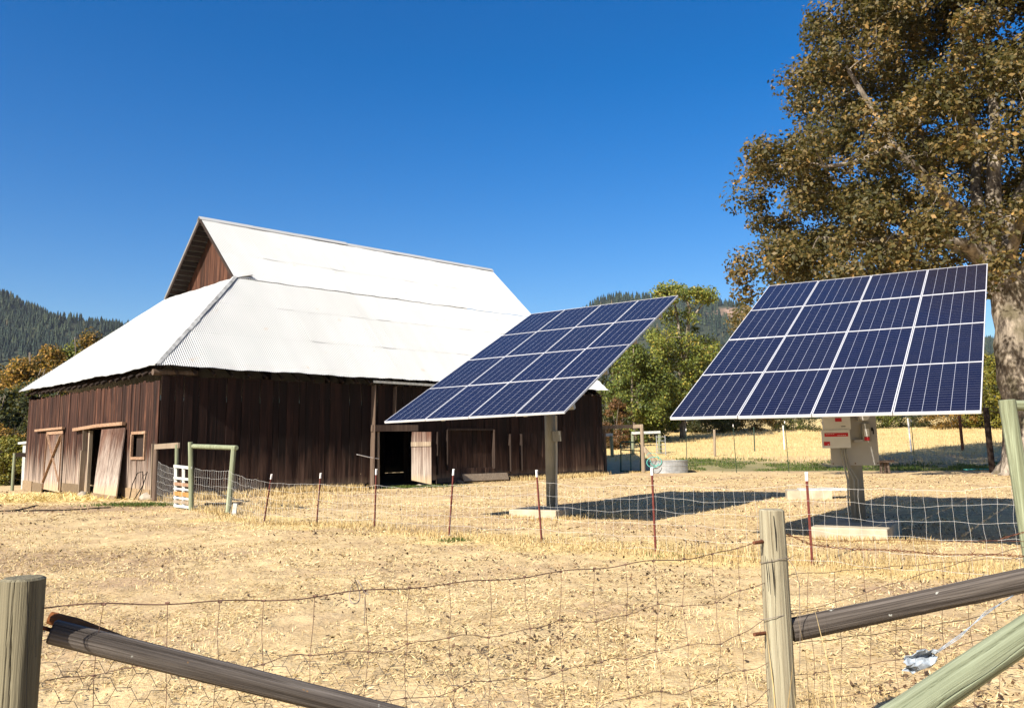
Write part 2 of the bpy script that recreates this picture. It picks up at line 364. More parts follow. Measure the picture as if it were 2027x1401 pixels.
tag(ground, 'dry straw coloured pasture with bare brown patches', 'ground', kind='structure')
def gz(x, y):
    x = np.asarray(x, float); y = np.asarray(y, float)
    return terrain(x, y) + (1-sstep(25, 70, np.hypot(x, y)))*(.012*lattice(x, y, .45, 2)+.03*lattice(x, y, 2.4, 3))

# hills: ridge rows given as (photo column, photo row) at a distance
def hill(name, label, ridge, D, depth, rock=None, seed=1):
    us = [p[0] for p in ridge]; xs = np.array([at(u, v, D).x for u, v in ridge]); zs = np.array([at(u, v, D).z for u, v in ridge])
    nx, ny = 150, 50; X, T = np.meshgrid(np.linspace(xs[0], xs[-1], nx), np.linspace(-1, 1, ny), indexing='ij')
    H = np.interp(X, xs, zs); prof = np.where(T < 0, 1-(-T)**1.5, 1-T**2)
    Y = D + T*depth
    Z = H*prof + lattice(X, Y, 160, seed)*26*(1-abs(1-prof))*np.minimum(1, abs(T)*4) - 4
    Vv = np.stack([X, Y, Z], -1).reshape(-1, 3); ii, jj = np.meshgrid(np.arange(nx-1), np.arange(ny-1), indexing='ij')
    Ff = np.stack([ii*ny+jj, (ii+1)*ny+jj, (ii+1)*ny+jj+1, ii*ny+jj+1], -1).reshape(-1, 4)
    me = bpy.data.meshes.new(name); me.from_pydata(Vv.tolist(), [], Ff.tolist()); me.materials.append(M['hill'])
    rk = np.zeros(len(Vv)) if rock is None else rock(Vv)
    a = me.attributes.new('rock', 'FLOAT', 'POINT'); a.data.foreach_set('value', rk.astype(np.float32))
    me.polygons.foreach_set('use_smooth', [True]*len(Ff))
    o = bpy.data.objects.new(name, me); COL.objects.link(o); tag(o, label, 'hill', kind='structure')
    return X, Y, Z, rk.reshape(X.shape)
def forest(name, label, grid, n, h, seed):
    X, Y, Z, RK = grid; r_ = np.random.default_rng(seed); nx, ny = X.shape
    a = r_.uniform(0, nx-1.001, n); b = r_.uniform(0, ny*.62, n); i0 = a.astype(int); j0 = b.astype(int); fa = a-i0; fb = b-j0
    g = lambda Q: (Q[i0, j0]*(1-fa)+Q[i0+1, j0]*fa)*(1-fb)+(Q[i0, j0+1]*(1-fa)+Q[i0+1, j0+1]*fa)*fb
    x, y, z, rk = g(X), g(Y), g(Z), g(RK); keep = (r_.uniform(0, 1, n) > rk*1.05) & (z > 5)
    x, y, z = x[keep], y[keep], z[keep]; n = len(x); hh = h*r_.uniform(.55, 1.25, n); rd = hh*r_.uniform(.16, .26, n); col = np.clip(r_.beta(1.6, 2.6, n)+lattice(x, y, 220, seed)*.15, 0, 1)
    tris = []; cols = []
    for lvl, (z0, z1, rs) in enumerate(((.05, .55, 1.0), (.35, .8, .72), (.6, 1.0, .45))):
        th0 = r_.uniform(0, 6.28, n)
        for k in range(5):
            t0 = th0+k*2*math.pi/5; t1 = t0+2*math.pi/5; jr = r_.uniform(.8, 1.2, n)
            p0 = np.stack([x+np.cos(t0)*rd*rs*jr, y+np.sin(t0)*rd*rs*jr, z+hh*z0], -1); p1 = np.stack([x+np.cos(t1)*rd*rs, y+np.sin(t1)*rd*rs, z+hh*z0], -1)
            tp = np.stack([x, y, z+hh*z1], -1); tris.append(np.stack([p0, p1, tp], 1)); cols.append(col)
    o = fast(name, np.concatenate(tris).reshape(-1, 3), 3, M['conifer'], np.concatenate(cols)); tag(o, label, 'forest', kind='stuff')
hl = hill('hill', 'dark wooded hill rising at the left behind the barn', [(-900, 560), (-300, 520), (-60, 555), (5, 588), (60, 622), (110, 640), (180, 640), (260, 648), (400, 690), (620, 740), (900, 800), (1150, 862)], 2200, 800, None, 21)
forest('conifer_forest', 'dark conifers covering the left hillside', hl, 17000, 23, 3)
def rockf(Vv):
    x, y, z = Vv.T; c1 = at(1440, 640, 3300); c2 = at(1400, 600, 3300)
    d = np.sqrt(((x-c1.x)/130)**2+((z-c1.z+10)/38)**2)+lattice(x, z*2, 60, 31)*.5
    return 1-sstep(.75, 1.05, d)
hr = hill('hill', 'hazy blue wooded hill with bare pink rock behind the solar arrays', [(700, 860), (1000, 720), (1120, 640), (1180, 602), (1215, 590), (1260, 590), (1320, 596), (1380, 606), (1440, 606), (1520, 630), (1640, 690), (1760, 730), (1900, 700), (2027, 660), (2300, 600), (2700, 560)], 3300, 1100, rockf, 22)
forest('conifer_forest', 'blue green conifers covering the right hillside', hr, 13000, 28, 4)

# ---------------------------------------------------------------- barn
L_, W_, HE, OV, HR, R0, R1, EZ, HM, TM, SM, SM2 = 21.77, 13.27, 3.85, .334, 11.086, 4.05, 20.75, 4.125, 8.037, 3.186, 4.07, 20.7
barn = empty('barn', BO, 'weathered dark brown plank barn under a white corrugated metal roof', 'barn')
def boards(mb, P, s0, s1, z0, z1, opens=(), wid=(.16, .3), th=.025, jag=(.04, .05), gap=.006, sgn=1, prot=.014):
    cuts = sorted({s0, s1, *[o[0] for o in opens if s0 < o[0] < s1], *[o[1] for o in opens if s0 < o[1] < s1]})
    zf0 = z0 if callable(z0) else (lambda s: z0); zf1 = z1 if callable(z1) else (lambda s: z1)
    for a, b in zip(cuts[:-1], cuts[1:]):
        s = a
        while s < b-1e-4:
            wdt = random.uniform(*wid); e = s+wdt
            if b-e < wid[0]*.6: e = b
            lo0 = zf0((s+e)/2)+random.uniform(-jag[0], jag[0]); off = random.uniform(0, prot); mb.rv = random.random()
            tilt = random.uniform(-.004, .004)
            segs = [(lo0, None)]
            iv = sorted([(o[2], o[3]) for o in opens if o[0]-1e-4 <= s and e <= o[1]+1e-4])
            lo = lo0; out = []
            for (za, zb) in iv:
                if za > lo+.02: out.append((lo, za, False))
                lo = zb
            out.append((lo, None, True))
            for (za, zb, top) in out:
                sa, sb = s+gap/2, e-gap/2
                ta = (zf1(sa) if zb is None else zb); tb = (zf1(sb) if zb is None else zb)
                if zb is None:
                    q = random.uniform(-jag[1], 0); ta += q; tb += q
                if ta-za < .02 and tb-za < .02: continue
                # grey replacement ends: split board sometimes
                mb.hexa([P(sa, sgn*(-off-th), za), P(sb, sgn*(-off-th), za), P(sb, sgn*(-off), za), P(sa, sgn*(-off), za),
                         P(sa+tilt, sgn*(-off-th), ta), P(sb+tilt, sgn*(-off-th), tb), P(sb+tilt, sgn*(-off), tb), P(sa+tilt, sgn*(-off), ta)])
            s = e
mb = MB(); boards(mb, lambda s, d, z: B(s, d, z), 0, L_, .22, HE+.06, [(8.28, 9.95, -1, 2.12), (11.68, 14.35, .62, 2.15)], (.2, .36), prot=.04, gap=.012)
front = mb.build('wall', M['barn_shaded'], barn); tag(front, 'long shaded front wall of wide boards')
mb = MB(); boards(mb, lambda s, d, z: B(d, s, z), 0, W_, .16, HE-.06, [(4.77, 6.05, -1, 2.33), (.92, 1.92, 1.35, 2.08)], (.13, .24), jag=(.05, .09), gap=.014, prot=.022)
endw = mb.build('wall', M['barn'], barn); tag(endw, 'sunlit end wall of narrow weathered boards')
mb = MB(); boards(mb, lambda s, d, z: B(s, W_-d, z), 0, L_, .1, HE+.05, [], (.25, .36)); mb.build('wall', M['barn_shaded'], barn)
def gab(t_, z_lo, h):
    return h
def rake_z(t_):
    q = abs(t_-W_/2)
    return HR-(HR-HM)*q/TM if q < TM else HM-(HM-EZ)*(q-TM)/(W_/2+OV-TM)
mb = MB(); boards(mb, lambda s, d, z: B(L_-.35-d, s, z), 0, W_, .1, lambda t_: min(rake_z(t_)-.12, 4.6+3.4*1), [], (.25, .36), jag=(.02, 0)); mb.build('wall', M['barn_shaded'], barn)
GW = SM+.75
mb = MB(); boards(mb, lambda s, d, z: B(GW+d, s, z), W_/2-TM-.3, W_/2+TM+.3, 7.6, lambda t_: rake_z(t_)-.10, [], (.14, .22), jag=(.02, 0)); g_ = mb.build('wall', M['gable'], barn); tag(g_, 'upper gable wall of brown boards under the ridge')
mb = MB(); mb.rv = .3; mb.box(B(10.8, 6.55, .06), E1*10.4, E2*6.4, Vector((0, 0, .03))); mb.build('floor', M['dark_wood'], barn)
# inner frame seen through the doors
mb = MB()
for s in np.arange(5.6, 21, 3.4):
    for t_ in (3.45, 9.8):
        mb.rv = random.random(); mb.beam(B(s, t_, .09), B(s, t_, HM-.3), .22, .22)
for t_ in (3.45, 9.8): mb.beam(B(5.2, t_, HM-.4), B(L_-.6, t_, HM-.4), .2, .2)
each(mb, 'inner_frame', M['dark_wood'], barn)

# roof
UP = Vector((0, 0, 1))
def corr(name, lo, hi, p0, p1, rows, parent=barn, pitch=.0762, amp=.017, label=None):
    """corrugated sheets between the lower edge lo(p) and the upper edge hi(p); each row of sheets laps the one below"""
    nseg = int((p1-p0)/pitch*6); mb = MB(); ps = np.linspace(p0, p1, nseg+1)
    mid = (p0+p1)/2; a_, b_ = lo(mid), hi(mid); n_ = (lo(mid+.5)-lo(mid-.5)).cross(b_-a_).normalized()
    if n_.z < 0: n_ = -n_
    cut = [0]+rows+[1]
    for k in range(len(cut)-1):
        f0, f1 = cut[k]-(.012 if k else 0), cut[k+1]; base = len(mb.v)
        lift = .0015*k
        for i_, p in enumerate(ps):
            A, Bq = lo(p), hi(p); full = max((Bq-A).length, 1e-4)
            # rows lie at fixed heights: clip against this strip's own length
            h0 = f0; h1 = f1
            zA, zB = A.z, Bq.z; zt = zref[1]; zb = zref[0]
            def pt(fr):
                z = zb+(zt-zb)*fr
                t_ = 0 if zB-zA < 1e-6 else (z-zA)/(zB-zA)
                return A.lerp(Bq, min(max(t_, 0), 1))
            c_ = amp*math.cos((p-p0)/pitch*2*math.pi)
            sag = Vector((0, 0, .012*math.sin(p*1.7)+.01*math.sin(p*4.3+1)+.006*math.sin(p*9.7)))
            e0 = .018*math.sin(int(p/.66)*12.9898) if k == 0 else .01*math.sin(int(p/.66)*7.1)
            q0, q1 = pt(h0), pt(h1); dirv = (hi(mid)-lo(mid)).normalized()
            if (q1-q0).length < 1e-5: q0 = q0
            mb.v.append(tuple(q0+n_*(c_+lift+.004+.012*((math.sin(int(p/.66)*91.7+k*13.1)*7919) % 1)**6)+(sag if k == 0 else sag*.6)-dirv*abs(e0))); mb.v.append(tuple(q1+n_*(c_+lift)+sag*.6))
        for i_ in range(nseg):
            q = base+2*i_
            sheet = int((ps[i_]-p0)/.66)
            mb.f.append((q, q+2, q+3, q+1)); mb.r.append((math.sin(sheet*78.233+k*37.7)*43758.5) % 1); mb.m.append(0)
    o = mb.build(name, M['roof'], parent, smooth=True)
    if label: o['label'] = label
    return o
zref = (EZ, HM)
EZR = -.10                                               # the right end of the front eave has sunk a little
def ezf(s): return EZ+.05-.15*max(0, min(1, s/22))
TT = W_/2-TM
def lo_f(s): return B(s, -OV, ezf(s))
def hi_f(s):
    e0 = B(-OV, -OV, ezf(0)); e1_ = B(L_+OV, -OV, ezf(L_)); m0 = B(SM, TT, HM); m1 = B(SM2, TT, HM)
    if s < SM: return e0.lerp(m0, (s+OV)/(SM+OV))
    if s > SM2: return m1.lerp(e1_, (s-SM2)/(L_+OV-SM2))
    return m0.lerp(m1, (s-SM)/(SM2-SM))
corr('roof_sheeting', lo_f, hi_f, -OV, L_+OV, [.36, .70], label='lower front slope of the corrugated roof')
def mir(fn): return lambda s: (lambda q: B((q-BO).dot(E1), W_-(q-BO).dot(E2), q.z))(fn(s))
corr('roof_sheeting', mir(lo_f), mir(hi_f), -OV, L_+OV, [.5])
def lo_e(t_): return B(-OV+.05*math.sin(t_*.9), t_, EZ+.05*(1-max(0, min(1, t_/13)))-.05*math.sin(math.pi*max(0, min(1, t_/13.3))))
def hi_e(t_):
    e0 = B(-OV, -OV, EZ+.05); e1_ = B(-OV, W_+OV, EZ); m0 = B(SM, TT, HM); m1 = B(SM, W_-TT, HM)
    if t_ < TT: return e0.lerp(m0, (t_+OV)/(TT+OV))
    if t_ > W_-TT: return m1.lerp(e1_, (t_-W_+TT)/(TT+OV))
    return m0.lerp(m1, (t_-TT)/(W_-2*TT))
corr('roof_sheeting', lo_e, hi_e, -OV, W_+OV, [.4, .75], label='white hipped end slope of the roof')
zref = (HM, HM+.22)
corr('roof_sheeting', lambda t_: B(SM, t_, HM), lambda t_: B(GW+.02, t_, HM+.22), TT, W_-TT, [])
zref = (HM, HR)
corr('roof_sheeting', lambda s: B(s, TT, HM)+Vector((0, 0, .03)), lambda s: B(s, W_/2, HR)+Vector((0, 0, .012)), R0, R1, [.42], label='upper front slope of the corrugated roof')
corr('roof_sheeting', lambda s: B(s, W_-TT, HM)+Vector((0, 0, .03)), lambda s: B(s, W_/2, HR)+Vector((0, 0, .03)), R0, R1, [])
mb = MB()                                                # ridge capping in lapped lengths
s = R0-.03
while s < R1:
    e = min(s+2.4, R1+.03); z = HR+.055+random.uniform(-.012, .012); mb.rv = random.random()
    for sg in (-1, 1): mb.hexa([B(s, W_/2, z-.006), B(e+.04, W_/2, z-.006+.01), B(e+.04, W_/2+sg*.17, z-.17+.01), B(s, W_/2+sg*.17, z-.17), B(s, W_/2, z), B(e+.04, W_/2, z+.01), B(e+.04, W_/2+sg*.17, z-.16+.01), B(s, W_/2+sg*.17, z-.16)][::1 if sg < 0 else 1])
    s = e
mb.build('ridge_cap', M['roof'], barn)
mb = MB(); a_, b_ = B(-OV, -OV, EZ+.05), B(SM, TT, HM); nrm = UP
for i_ in range(9):
    f0, f1 = i_/9, (i_+1.08)/9; p, q = a_.lerp(b_, f0), a_.lerp(b_, min(f1, 1)); d = (q-p).normalized()
    fr = (lo_f(5)-lo_f(4)).normalized(); sw = random.uniform(-.03, .03)
    o1 = (E1*1.0+UP*.0+E2*0).normalized()
    w1, w2 = random.uniform(.13, .18), random.uniform(.13, .18)
    zz = .035+.004*i_
    s1 = E1*w1 + UP*0; s2 = E2*w2
    mb.rv = random.random()
    mb.hexa([p+UP*zz, q+UP*(zz+.01), q+s1+UP*(zz), p+s1+UP*(zz-.01), p+UP*(zz+.008), q+UP*(zz+.018), q+s1+UP*(zz+.008), p+s1+UP*(zz-.002)])
    mb.hexa([p+UP*zz, q+UP*(zz+.01), q+s2+UP*(zz), p+s2+UP*(zz-.01), p+UP*(zz+.008), q+UP*(zz+.018), q+s2+UP*(zz+.008), p+s2+UP*(zz-.002)])
mb.build('hip_cap', M['flash'], barn)
# boards under the gable overhang, laid across the rafters, and the rafters
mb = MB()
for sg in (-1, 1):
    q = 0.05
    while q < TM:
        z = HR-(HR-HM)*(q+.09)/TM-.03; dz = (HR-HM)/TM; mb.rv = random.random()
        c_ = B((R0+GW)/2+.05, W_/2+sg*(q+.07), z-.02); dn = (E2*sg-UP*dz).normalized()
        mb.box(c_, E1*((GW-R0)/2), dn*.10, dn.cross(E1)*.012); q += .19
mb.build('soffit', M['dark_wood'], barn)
mb = MB()
for sg in (-1, 1):
    a_, b_ = B(R0+.05, W_/2, HR-.10), B(R0+.05, W_/2+sg*TM, HM-.10); mb.rv = .2; mb.beam(a_, b_, .05, .12)
mb.build('barge_board', M['dark_wood'], barn)
mb = MB()
t_ = .25
while t_ < W_:
    mb.rv = random.random(); z = HE+.10-.05*math.sin(math.pi*t_/W_); r0 = random.uniform(.045, .065)
    mb.tube([B(.5, t_, z+.45), B(-OV+random.uniform(.04, .12), t_+random.uniform(-.03, .03), z-.02)], r0, 8); t_ += random.uniform(.5, .66)
s = .4
while s < L_:
    mb.rv = random.random(); mb.tube([B(s, .5, HE+.55-.0068*s), B(s, -OV+.06, HE+.10-.0068*s)], .05, 6); s += .62
each(mb, 'rafter', M['dark_wood'], barn)
mb = MB(); mb.rv = .6; mb.tube([B(-.24, .1, 3.98), B(1.2, .1, 4.0)], .10, 10); each(mb, 'wall_plate', M['old'], barn)
# end wall joinery
def slab(name, mat, pts_lo, pts_hi, n, th, nrm_, parent=barn, gap=.008, gs=0.0):
    a, b = pts_lo; c_, d = pts_hi; mb = MB(); nv = nrm_*th
    for k in range(n):
        f0, f1 = k/n+gap/2, (k+1)/n-gap/2; mb.rv = random.random(); p = [a.lerp(b, f0), a.lerp(b, f1), c_.lerp(d, f1), c_.lerp(d, f0)]
        off = nrm_*random.uniform(0, .006)
        mb.hexa([p[0]+off, p[1]+off, p[1]+off+nv, p[0]+off+nv, p[3]+off, p[2]+off, p[2]+off+nv, p[3]+off+nv])
    return mb.build(name, mat, parent)
NE1 = -E1; NE2 = -E2
mb = MB(); mb.rv = .1; mb.beam(B(-.12, 11.82, 2.44), B(-.14, 8.43, 2.46), .10, .09); mb.build('door_rail', M['rail_wood'], barn)
mb = MB(); mb.rv = .1; mb.beam(B(-.14, 7.25, 2.36), B(-.14, 4.85, 2.44), .12, .11); mb.beam(B(-.14, 4.84, 2.44), B(-.14, 2.5, 2.45), .12, .11); mb.build('door_rail', M['rail_wood'], barn)
xd = slab('door', M['door'], (B(-.07, 10.5, .14), B(-.07, 8.5, .05)), (B(-.06, 10.38, 2.36), B(-.06, 8.52, 2.34)), 9, .035, NE1)
tag(xd, 'closed door braced with an X of pale battens')
mb = MB(); mb.rv = .05
for a_, b_ in (((10.3, 2.28), (8.62, .45)), ((10.42, .4), (8.62, 2.2))): mb.beam(B(-.125 if a_[1] > 1 else -.150, a_[0], a_[1]), B(-.125 if a_[1] > 1 else -.150, b_[0], b_[1]), .025, .09, E1)
mb.beam(B(-.118, 10.4, 2.30), B(-.118, 8.5, 2.30), .025, .11); mb.beam(B(-.118, 8.56, .12), B(-.118, 8.58, 2.24), .022, .08, E1); mb.beam(B(-.118, 10.42, .15), B(-.118, 10.34, 2.24), .022, .08, E1)
each(mb, 'brace', M['rail_wood'], xd)
ld = slab('door', M['door'], (B(-.33, 4.32, .05), B(-.38, 2.12, .0)), (B(-.09, 4.50, 2.30), B(-.09, 2.40, 2.31)), 2, .04, NE1, gap=.012)
tag(ld, 'big loose plank door leaning out at its foot')
mb = MB(); mb.rv = .5; mb.beam(B(-.39, 4.34, .09), B(-.44, 2.1, .04), .04, .14); mb.build('bottom_batten', M['tan_board'], ld)
mb = MB(); mb.rv = .2; mb.beam(B(-.075, 6.18, .1), B(-.075, 6.16, 1.6), .05, .28, E1); mb.rv = .8; mb.beam(B(-.07, 6.15, 1.6), B(-.07, 6.2, 2.33), .04, .2, E1); mb.rv = .1; mb.beam(B(.03, 5.98, .1), B(.03, 5.99, 2.3), .1, .12, E1); each(mb, 'door_jamb', M['pale'], barn)
mb = MB()
for a_, b_ in (((1.98, 2.12), (.84, 2.12)), ((1.98, 1.31), (.84, 1.31))): mb.rv = random.random()*.4; mb.beam(B(-.06, *a_), B(-.06, *b_), .06, .09)
for t_ in (1.95, .88): mb.rv = random.random()*.4; mb.beam(B(-.06, t_, 1.36), B(-.06, t_, 2.07), .06, .075, E1)
wf = mb.build('window', M['rail_wood'], barn)
mb = MB(); mb.rv = .3; mb.box(B(.09, 1.42, 1.71), E1*.01, E2*.50, UP*.37); mb.build('opening_shade', M['dark_wood'], wf)  # added dark panel imitates the shade inside the open window
mb = MB()
for a_, b_, h in ((13.2, 12.0, .42), (11.9, 10.7, .36), (8.3, 6.35, .40), (2.55, .3, .36)):
    mb.rv = random.random(); mb.beam(B(-.075, a_, h/2+.02), B(-.075, b_, h/2-.01), .035, h-.02)
each(mb, 'base_board', M['tan_board'], barn)
mb = MB(); mb.rv = .05; mb.beam(B(-.09, .05, .1), B(-.09, .12, 1.75), .03, .13, E1); each(mb, 'corner_board', M['pale'], barn)
# front wall joinery
mb = MB()
for s0_, wd, zt in ((7.98, .42, 3.86), (9.02, .26, 3.84)): mb.rv = random.random()*.5; mb.beam(B(s0_, -.085, .08 if wd > .3 else 2.5), B(s0_+.05, -.085, zt), .03, wd, E2)
each(mb, 'wide_post', M['old'], barn)
mb = MB(); mb.rv = .4; mb.beam(B(7.95, -.16, 2.24), B(10.15, -.14, 2.25), .12, .24); mb.build('lintel', M['old'], barn)
mb = MB(); mb.rv = .1; mb.beam(B(7.9, -OV+.02, 3.98), B(13.2, -OV+.02, 3.93), .03, .09); mb.build('eave_trim', M['white_wood'], barn)
mb = MB(); mb.rv = .3; mb.tube([B(8.30, -.12, .02), B(8.27, -.14, 1.1), B(8.28, -.12, 2.1)], [.06, .055, .05], 8); mb.build('door_pole', M['pale'], barn)
hd = empty  # (kept as a plain function name)
da, db = B(9.86, -.16, 2.1), B(10.17, -1.0, 2.08)
sd1 = slab('door', M['door'], (B(9.86, -.16, .25), B(10.17, -1.0, .08)), (da, db), 4, .03, (E1*-.93-E2*.36).normalized())
tag(sd1, 'half open pale plank door')
mb = MB(); mb.rv = .05; nn = (E1*-.93-E2*.36).normalized(); mb.beam(B(9.81, -.18, 1.62), B(10.12, -1.02, 1.62), .03, .17, UP); mb.build('batten', M['pale'], sd1)
slab('hatch', M['barn_shaded'], (B(11.8, .03, .62), B(14.3, .03, .62)), (B(11.8, .03, 2.15), B(14.3, .03, 2.15)), 9, .02, NE2)
mb = MB(); 
for a_, b_ in (((11.72, .55), (11.72, 2.2)), ((14.33, .55), (14.33, 2.2)), ((15.3, .4), (15.3, 2.0)), ((11.2, .4), (11.2, 2.1)), ((16.0, .4), (16.0, 2.0))): mb.rv = random.random()*.6; mb.beam(B(a_[0], -.09, a_[1]), B(b_[0], -.09, b_[1]), .03, random.uniform(.12, .26), E2)
mb.beam(B(11.75, -.10, 2.20), B(14.3, -.10, 2.20), .03, .09); each(mb, 'trim_board', M['dark_wood'], barn)
mb = MB()
for a_, b_ in ((.2, 3.4), (3.5, 7.7), (11.2, 15.2), (15.3, 21.6)): mb.rv = random.random(); mb.beam(B(a_, -.05, .16), B(b_, -.05, .17), .10, .20)
each(mb, 'sill_beam', M['old'], barn)
# stones and planks along the wall
def rock(name, label, p, r3, rz, mat=M['stone']):
    mb = MB(); n, m = 14, 9; base = 0; rs = np.random.default_rng(int(abs(p.x)*100+abs(p.y)*10))
    ph = rs.uniform(0, 6, 6)
    for i_ in range(m+1):
        for j_ in range(n):
            th, fi = math.pi*i_/m, 2*math.pi*j_/n
            d = 1+.12*math.sin(2*fi+ph[0])+.10*math.sin(3*th+ph[1])+.07*math.sin(5*fi+ph[2]+th*3)
            x, y, z = math.sin(th)*math.cos(fi)*r3[0]*d, math.sin(th)*math.sin(fi)*r3[1]*d, math.cos(th)*r3[2]*d
            mb.v.append((p.x+x*math.cos(rz)-y*math.sin(rz), p.y+x*math.sin(rz)+y*math.cos(rz), p.z+z+r3[2]*.55))
    for i_ in range(m):
        for j_ in range(n): mb.f.append((i_*n+j_, (i_+1)*n+j_, (i_+1)*n+(j_+1) % n, i_*n+(j_+1) % n)); mb.r.append(.5); mb.m.append(0)
    o = mb.build(name, mat, None, True, org=p); tag(o, label, 'stone'); return o
rock('stone', 'large flat pale boulder by the front wall of the barn, right of the plank', gt(1012, 946), (.62, .35, .2), .5)
rock('stone', 'low flat grey stone by the barn wall, left of the pale boulder', gt(965, 949), (.5, .28, .10), .2)
rock('stone', 'small grey stone at the left end of the row by the barn wall', gt(932, 953), (.36, .24, .09), 1.0)
rock('stone', 'flat stone under the half open barn door', gt(840, 962), (.34, .22, .07), .4)
rock('stone', 'round tan stone at the near corner of the barn', gt(294, 991), (.24, .2, .17), .0)
rock('stone', 'little brown stone on the straw before the braced door', gt(163, 984), (.2, .14, .12), .3)
mb = MB(); mb.rv = .2; a_ = B(12.3, -.42, .12); b_ = B(14.9, -.36, .12); mb.beam(a_+UP*.12, b_+UP*.1, .04, .3, (0, .6, 1)); mb.beam(a_+E2*.0+UP*-.07, a_+UP*.0+E2*.28, .12, .08); mb.beam(b_+UP*-.07, b_+E2*.22, .12, .08); o = mb.build('plank', M['pale'], None, org=a_-UP*.1); tag(o, 'long pale plank lying tilted at the foot of the barn wall', 'plank')

# ---------------------------------------------------------------- solar arrays
pm = MB(); pm.rv = .5; hw, hh2 = .5055, .8315
pm.quad((-hw+.010, -hh2+.012, .036), (hw-.012, -hh2+.012, .036), (hw-.012, hh2-.012, .036), (-hw+.010, hh2-.012, .036))
pm.quad((-hw+.010, -hh2+.012, .030), (-hw+.010, hh2-.012, .030), (hw-.012, hh2-.012, .030), (hw-.012, -hh2+.012, .030))
fm = MB()
for x in (-hw, hw):
    fm.box((x-.006*(1 if x > 0 else -1), 0, .02), (.006, 0, 0), (0, hh2, 0), (0, 0, .02))
for y in (-hh2, hh2):
    fm.box((0, y-.007*(1 if y > 0 else -1), .02), (hw-.012, 0, 0), (0, .007, 0), (0, 0, .02))
def array(base, Q, ya, ti, ro, rpole, label, padc, padsz, padr):
    root = empty('solar_array', base, label, 'solar panels')
    u = Vector((math.cos(ya), math.sin(ya), 0)); n0 = Vector((-math.sin(ya), math.cos(ya), 0)); v = n0*math.cos(ti)+UP*math.sin(ti)
    u2 = u*math.cos(ro)+v*math.sin(ro); v2 = v*math.cos(ro)-u*math.sin(ro); n_ = u2.cross(v2)
    mb = MB(); P = lambda a, b, c_: Q+u2*a+v2*b+n_*c_
    R3 = Matrix((u2, v2, n_)).transposed().to_4x4()
    global PROTO
    for j in range(4):
        for i_ in range(4):
            if PROTO is None:
                uvl = [0, 0, 1, 0, 1, 1, 0, 1, 0, 0, 0, 1, 1, 1, 1, 0]
                p = pm.build('solar_panel', M['cells'], None, uv=uvl, org=(0, 0, 0)); f = fm.build('frame', M['alu'], None, org=(0, 0, 0)); PROTO = (p, f)
            else:
                p = PROTO[0].copy(); f = PROTO[1].copy(); COL.objects.link(p); COL.objects.link(f)
            p.parent = root; f.parent = p
            loc = P((i_-1.5)*1.022, (j-1.5)*1.668, random.uniform(-.003, .003)) - Vector(base)
            p.matrix_local = Matrix.Translation(loc) @ R3 @ Matrix.Rotation(random.uniform(-.002, .002), 4, 'X') @ Matrix.Rotation(random.uniform(-.002, .002), 4, 'Y')
    for q in (-2.9, -1.25, .45, 2.1):
        mb = MB(); mb.beam(P(-2.0, q, -.055), P(2.02, q, -.055), .07, .10, n_); mb.build('rail', M['galv'], root)
    for x in (-.95, .95):
        mb = MB(); mb.beam(P(x, -2.9, -.16), P(x, 2.9, -.16), .08, .10, n_); mb.build('rafter', M['galv'], root)
    px = base[0]; py = base[1]
    # underside height over the pole
    zt = Q.z - ((px-Q.x)*n_.x+(py-Q.y)*n_.y)/n_.z - .32
    mb = MB(); mb.beam(Vector((px, py, zt-.02))-u2*1.15, Vector((px, py, zt-.02))+u2*1.15, .16, .16, n_); mb.beam(Vector((px, py, zt-.12))-v2*.3, Vector((px, py, zt-.12))+v2*.3, .2, .1, n_); mb.build('cross_beam', M['galv'], root)
    mb = MB(); mb.tube([(px, py, .15), (px, py, zt)], rpole, 28); mb.build('pole', M['pole'], root, True)
    mb = MB(); pr = Vector((math.cos(padr), math.sin(padr), 0)); pq = Vector((-pr.y, pr.x, 0))
    mb.box((padc[0], padc[1], .035), pr*padsz[0], pq*padsz[1], UP*.145); o = mb.build('concrete_pad', M['concrete'], root)
    bv = o.modifiers.new('bevel', 'BEVEL'); bv.width = .02; bv.segments = 2
    return root, P, u2, v2, n_
PROTO = None
bl = gt(1090, 1005); bl = (.80, 18.95, 0)
ra, P1, u1, v1, n1 = array(bl, Vector((.7088, 18.7095, 3.473)), -.5813, .4526, .0335, .125, 'left tilted blue solar array, on a grey pole in front of the barn', (.62, 18.62), (.56, .55), -.53)
br = (5.66, 14.45, 0)
rb, P2, u3, v3, n3 = array(br, Vector((5.6507, 14.3007, 3.2678)), -.5305, .4493, -.0228, .115, 'tilted blue solar array with inverter boxes on its pole, right of the two', (5.48, 14.10), (.56, .85), -.53)
# left pole: conduit and switch box
cam_r = Vector((1, 0, 0)); y_ = 18.80
mb = MB(); mb.tube([at(1101, 1004, y_), at(1102, 900, y_), at(1101, 822, y_)], .022, 8); mb.build('conduit', M['grey_box'], ra)
mb = MB(); c_ = at(1102, 863, y_-.03); mb.box(c_, (.085, .02, 0), (-.01, .05, 0), (0, 0, .11)); mb.box(c_+Vector((.01, -.055, .02)), (.03, 0, 0), (0, .008, 0), (0, 0, .03)); mb.build('switch_box', M['pole'], ra)
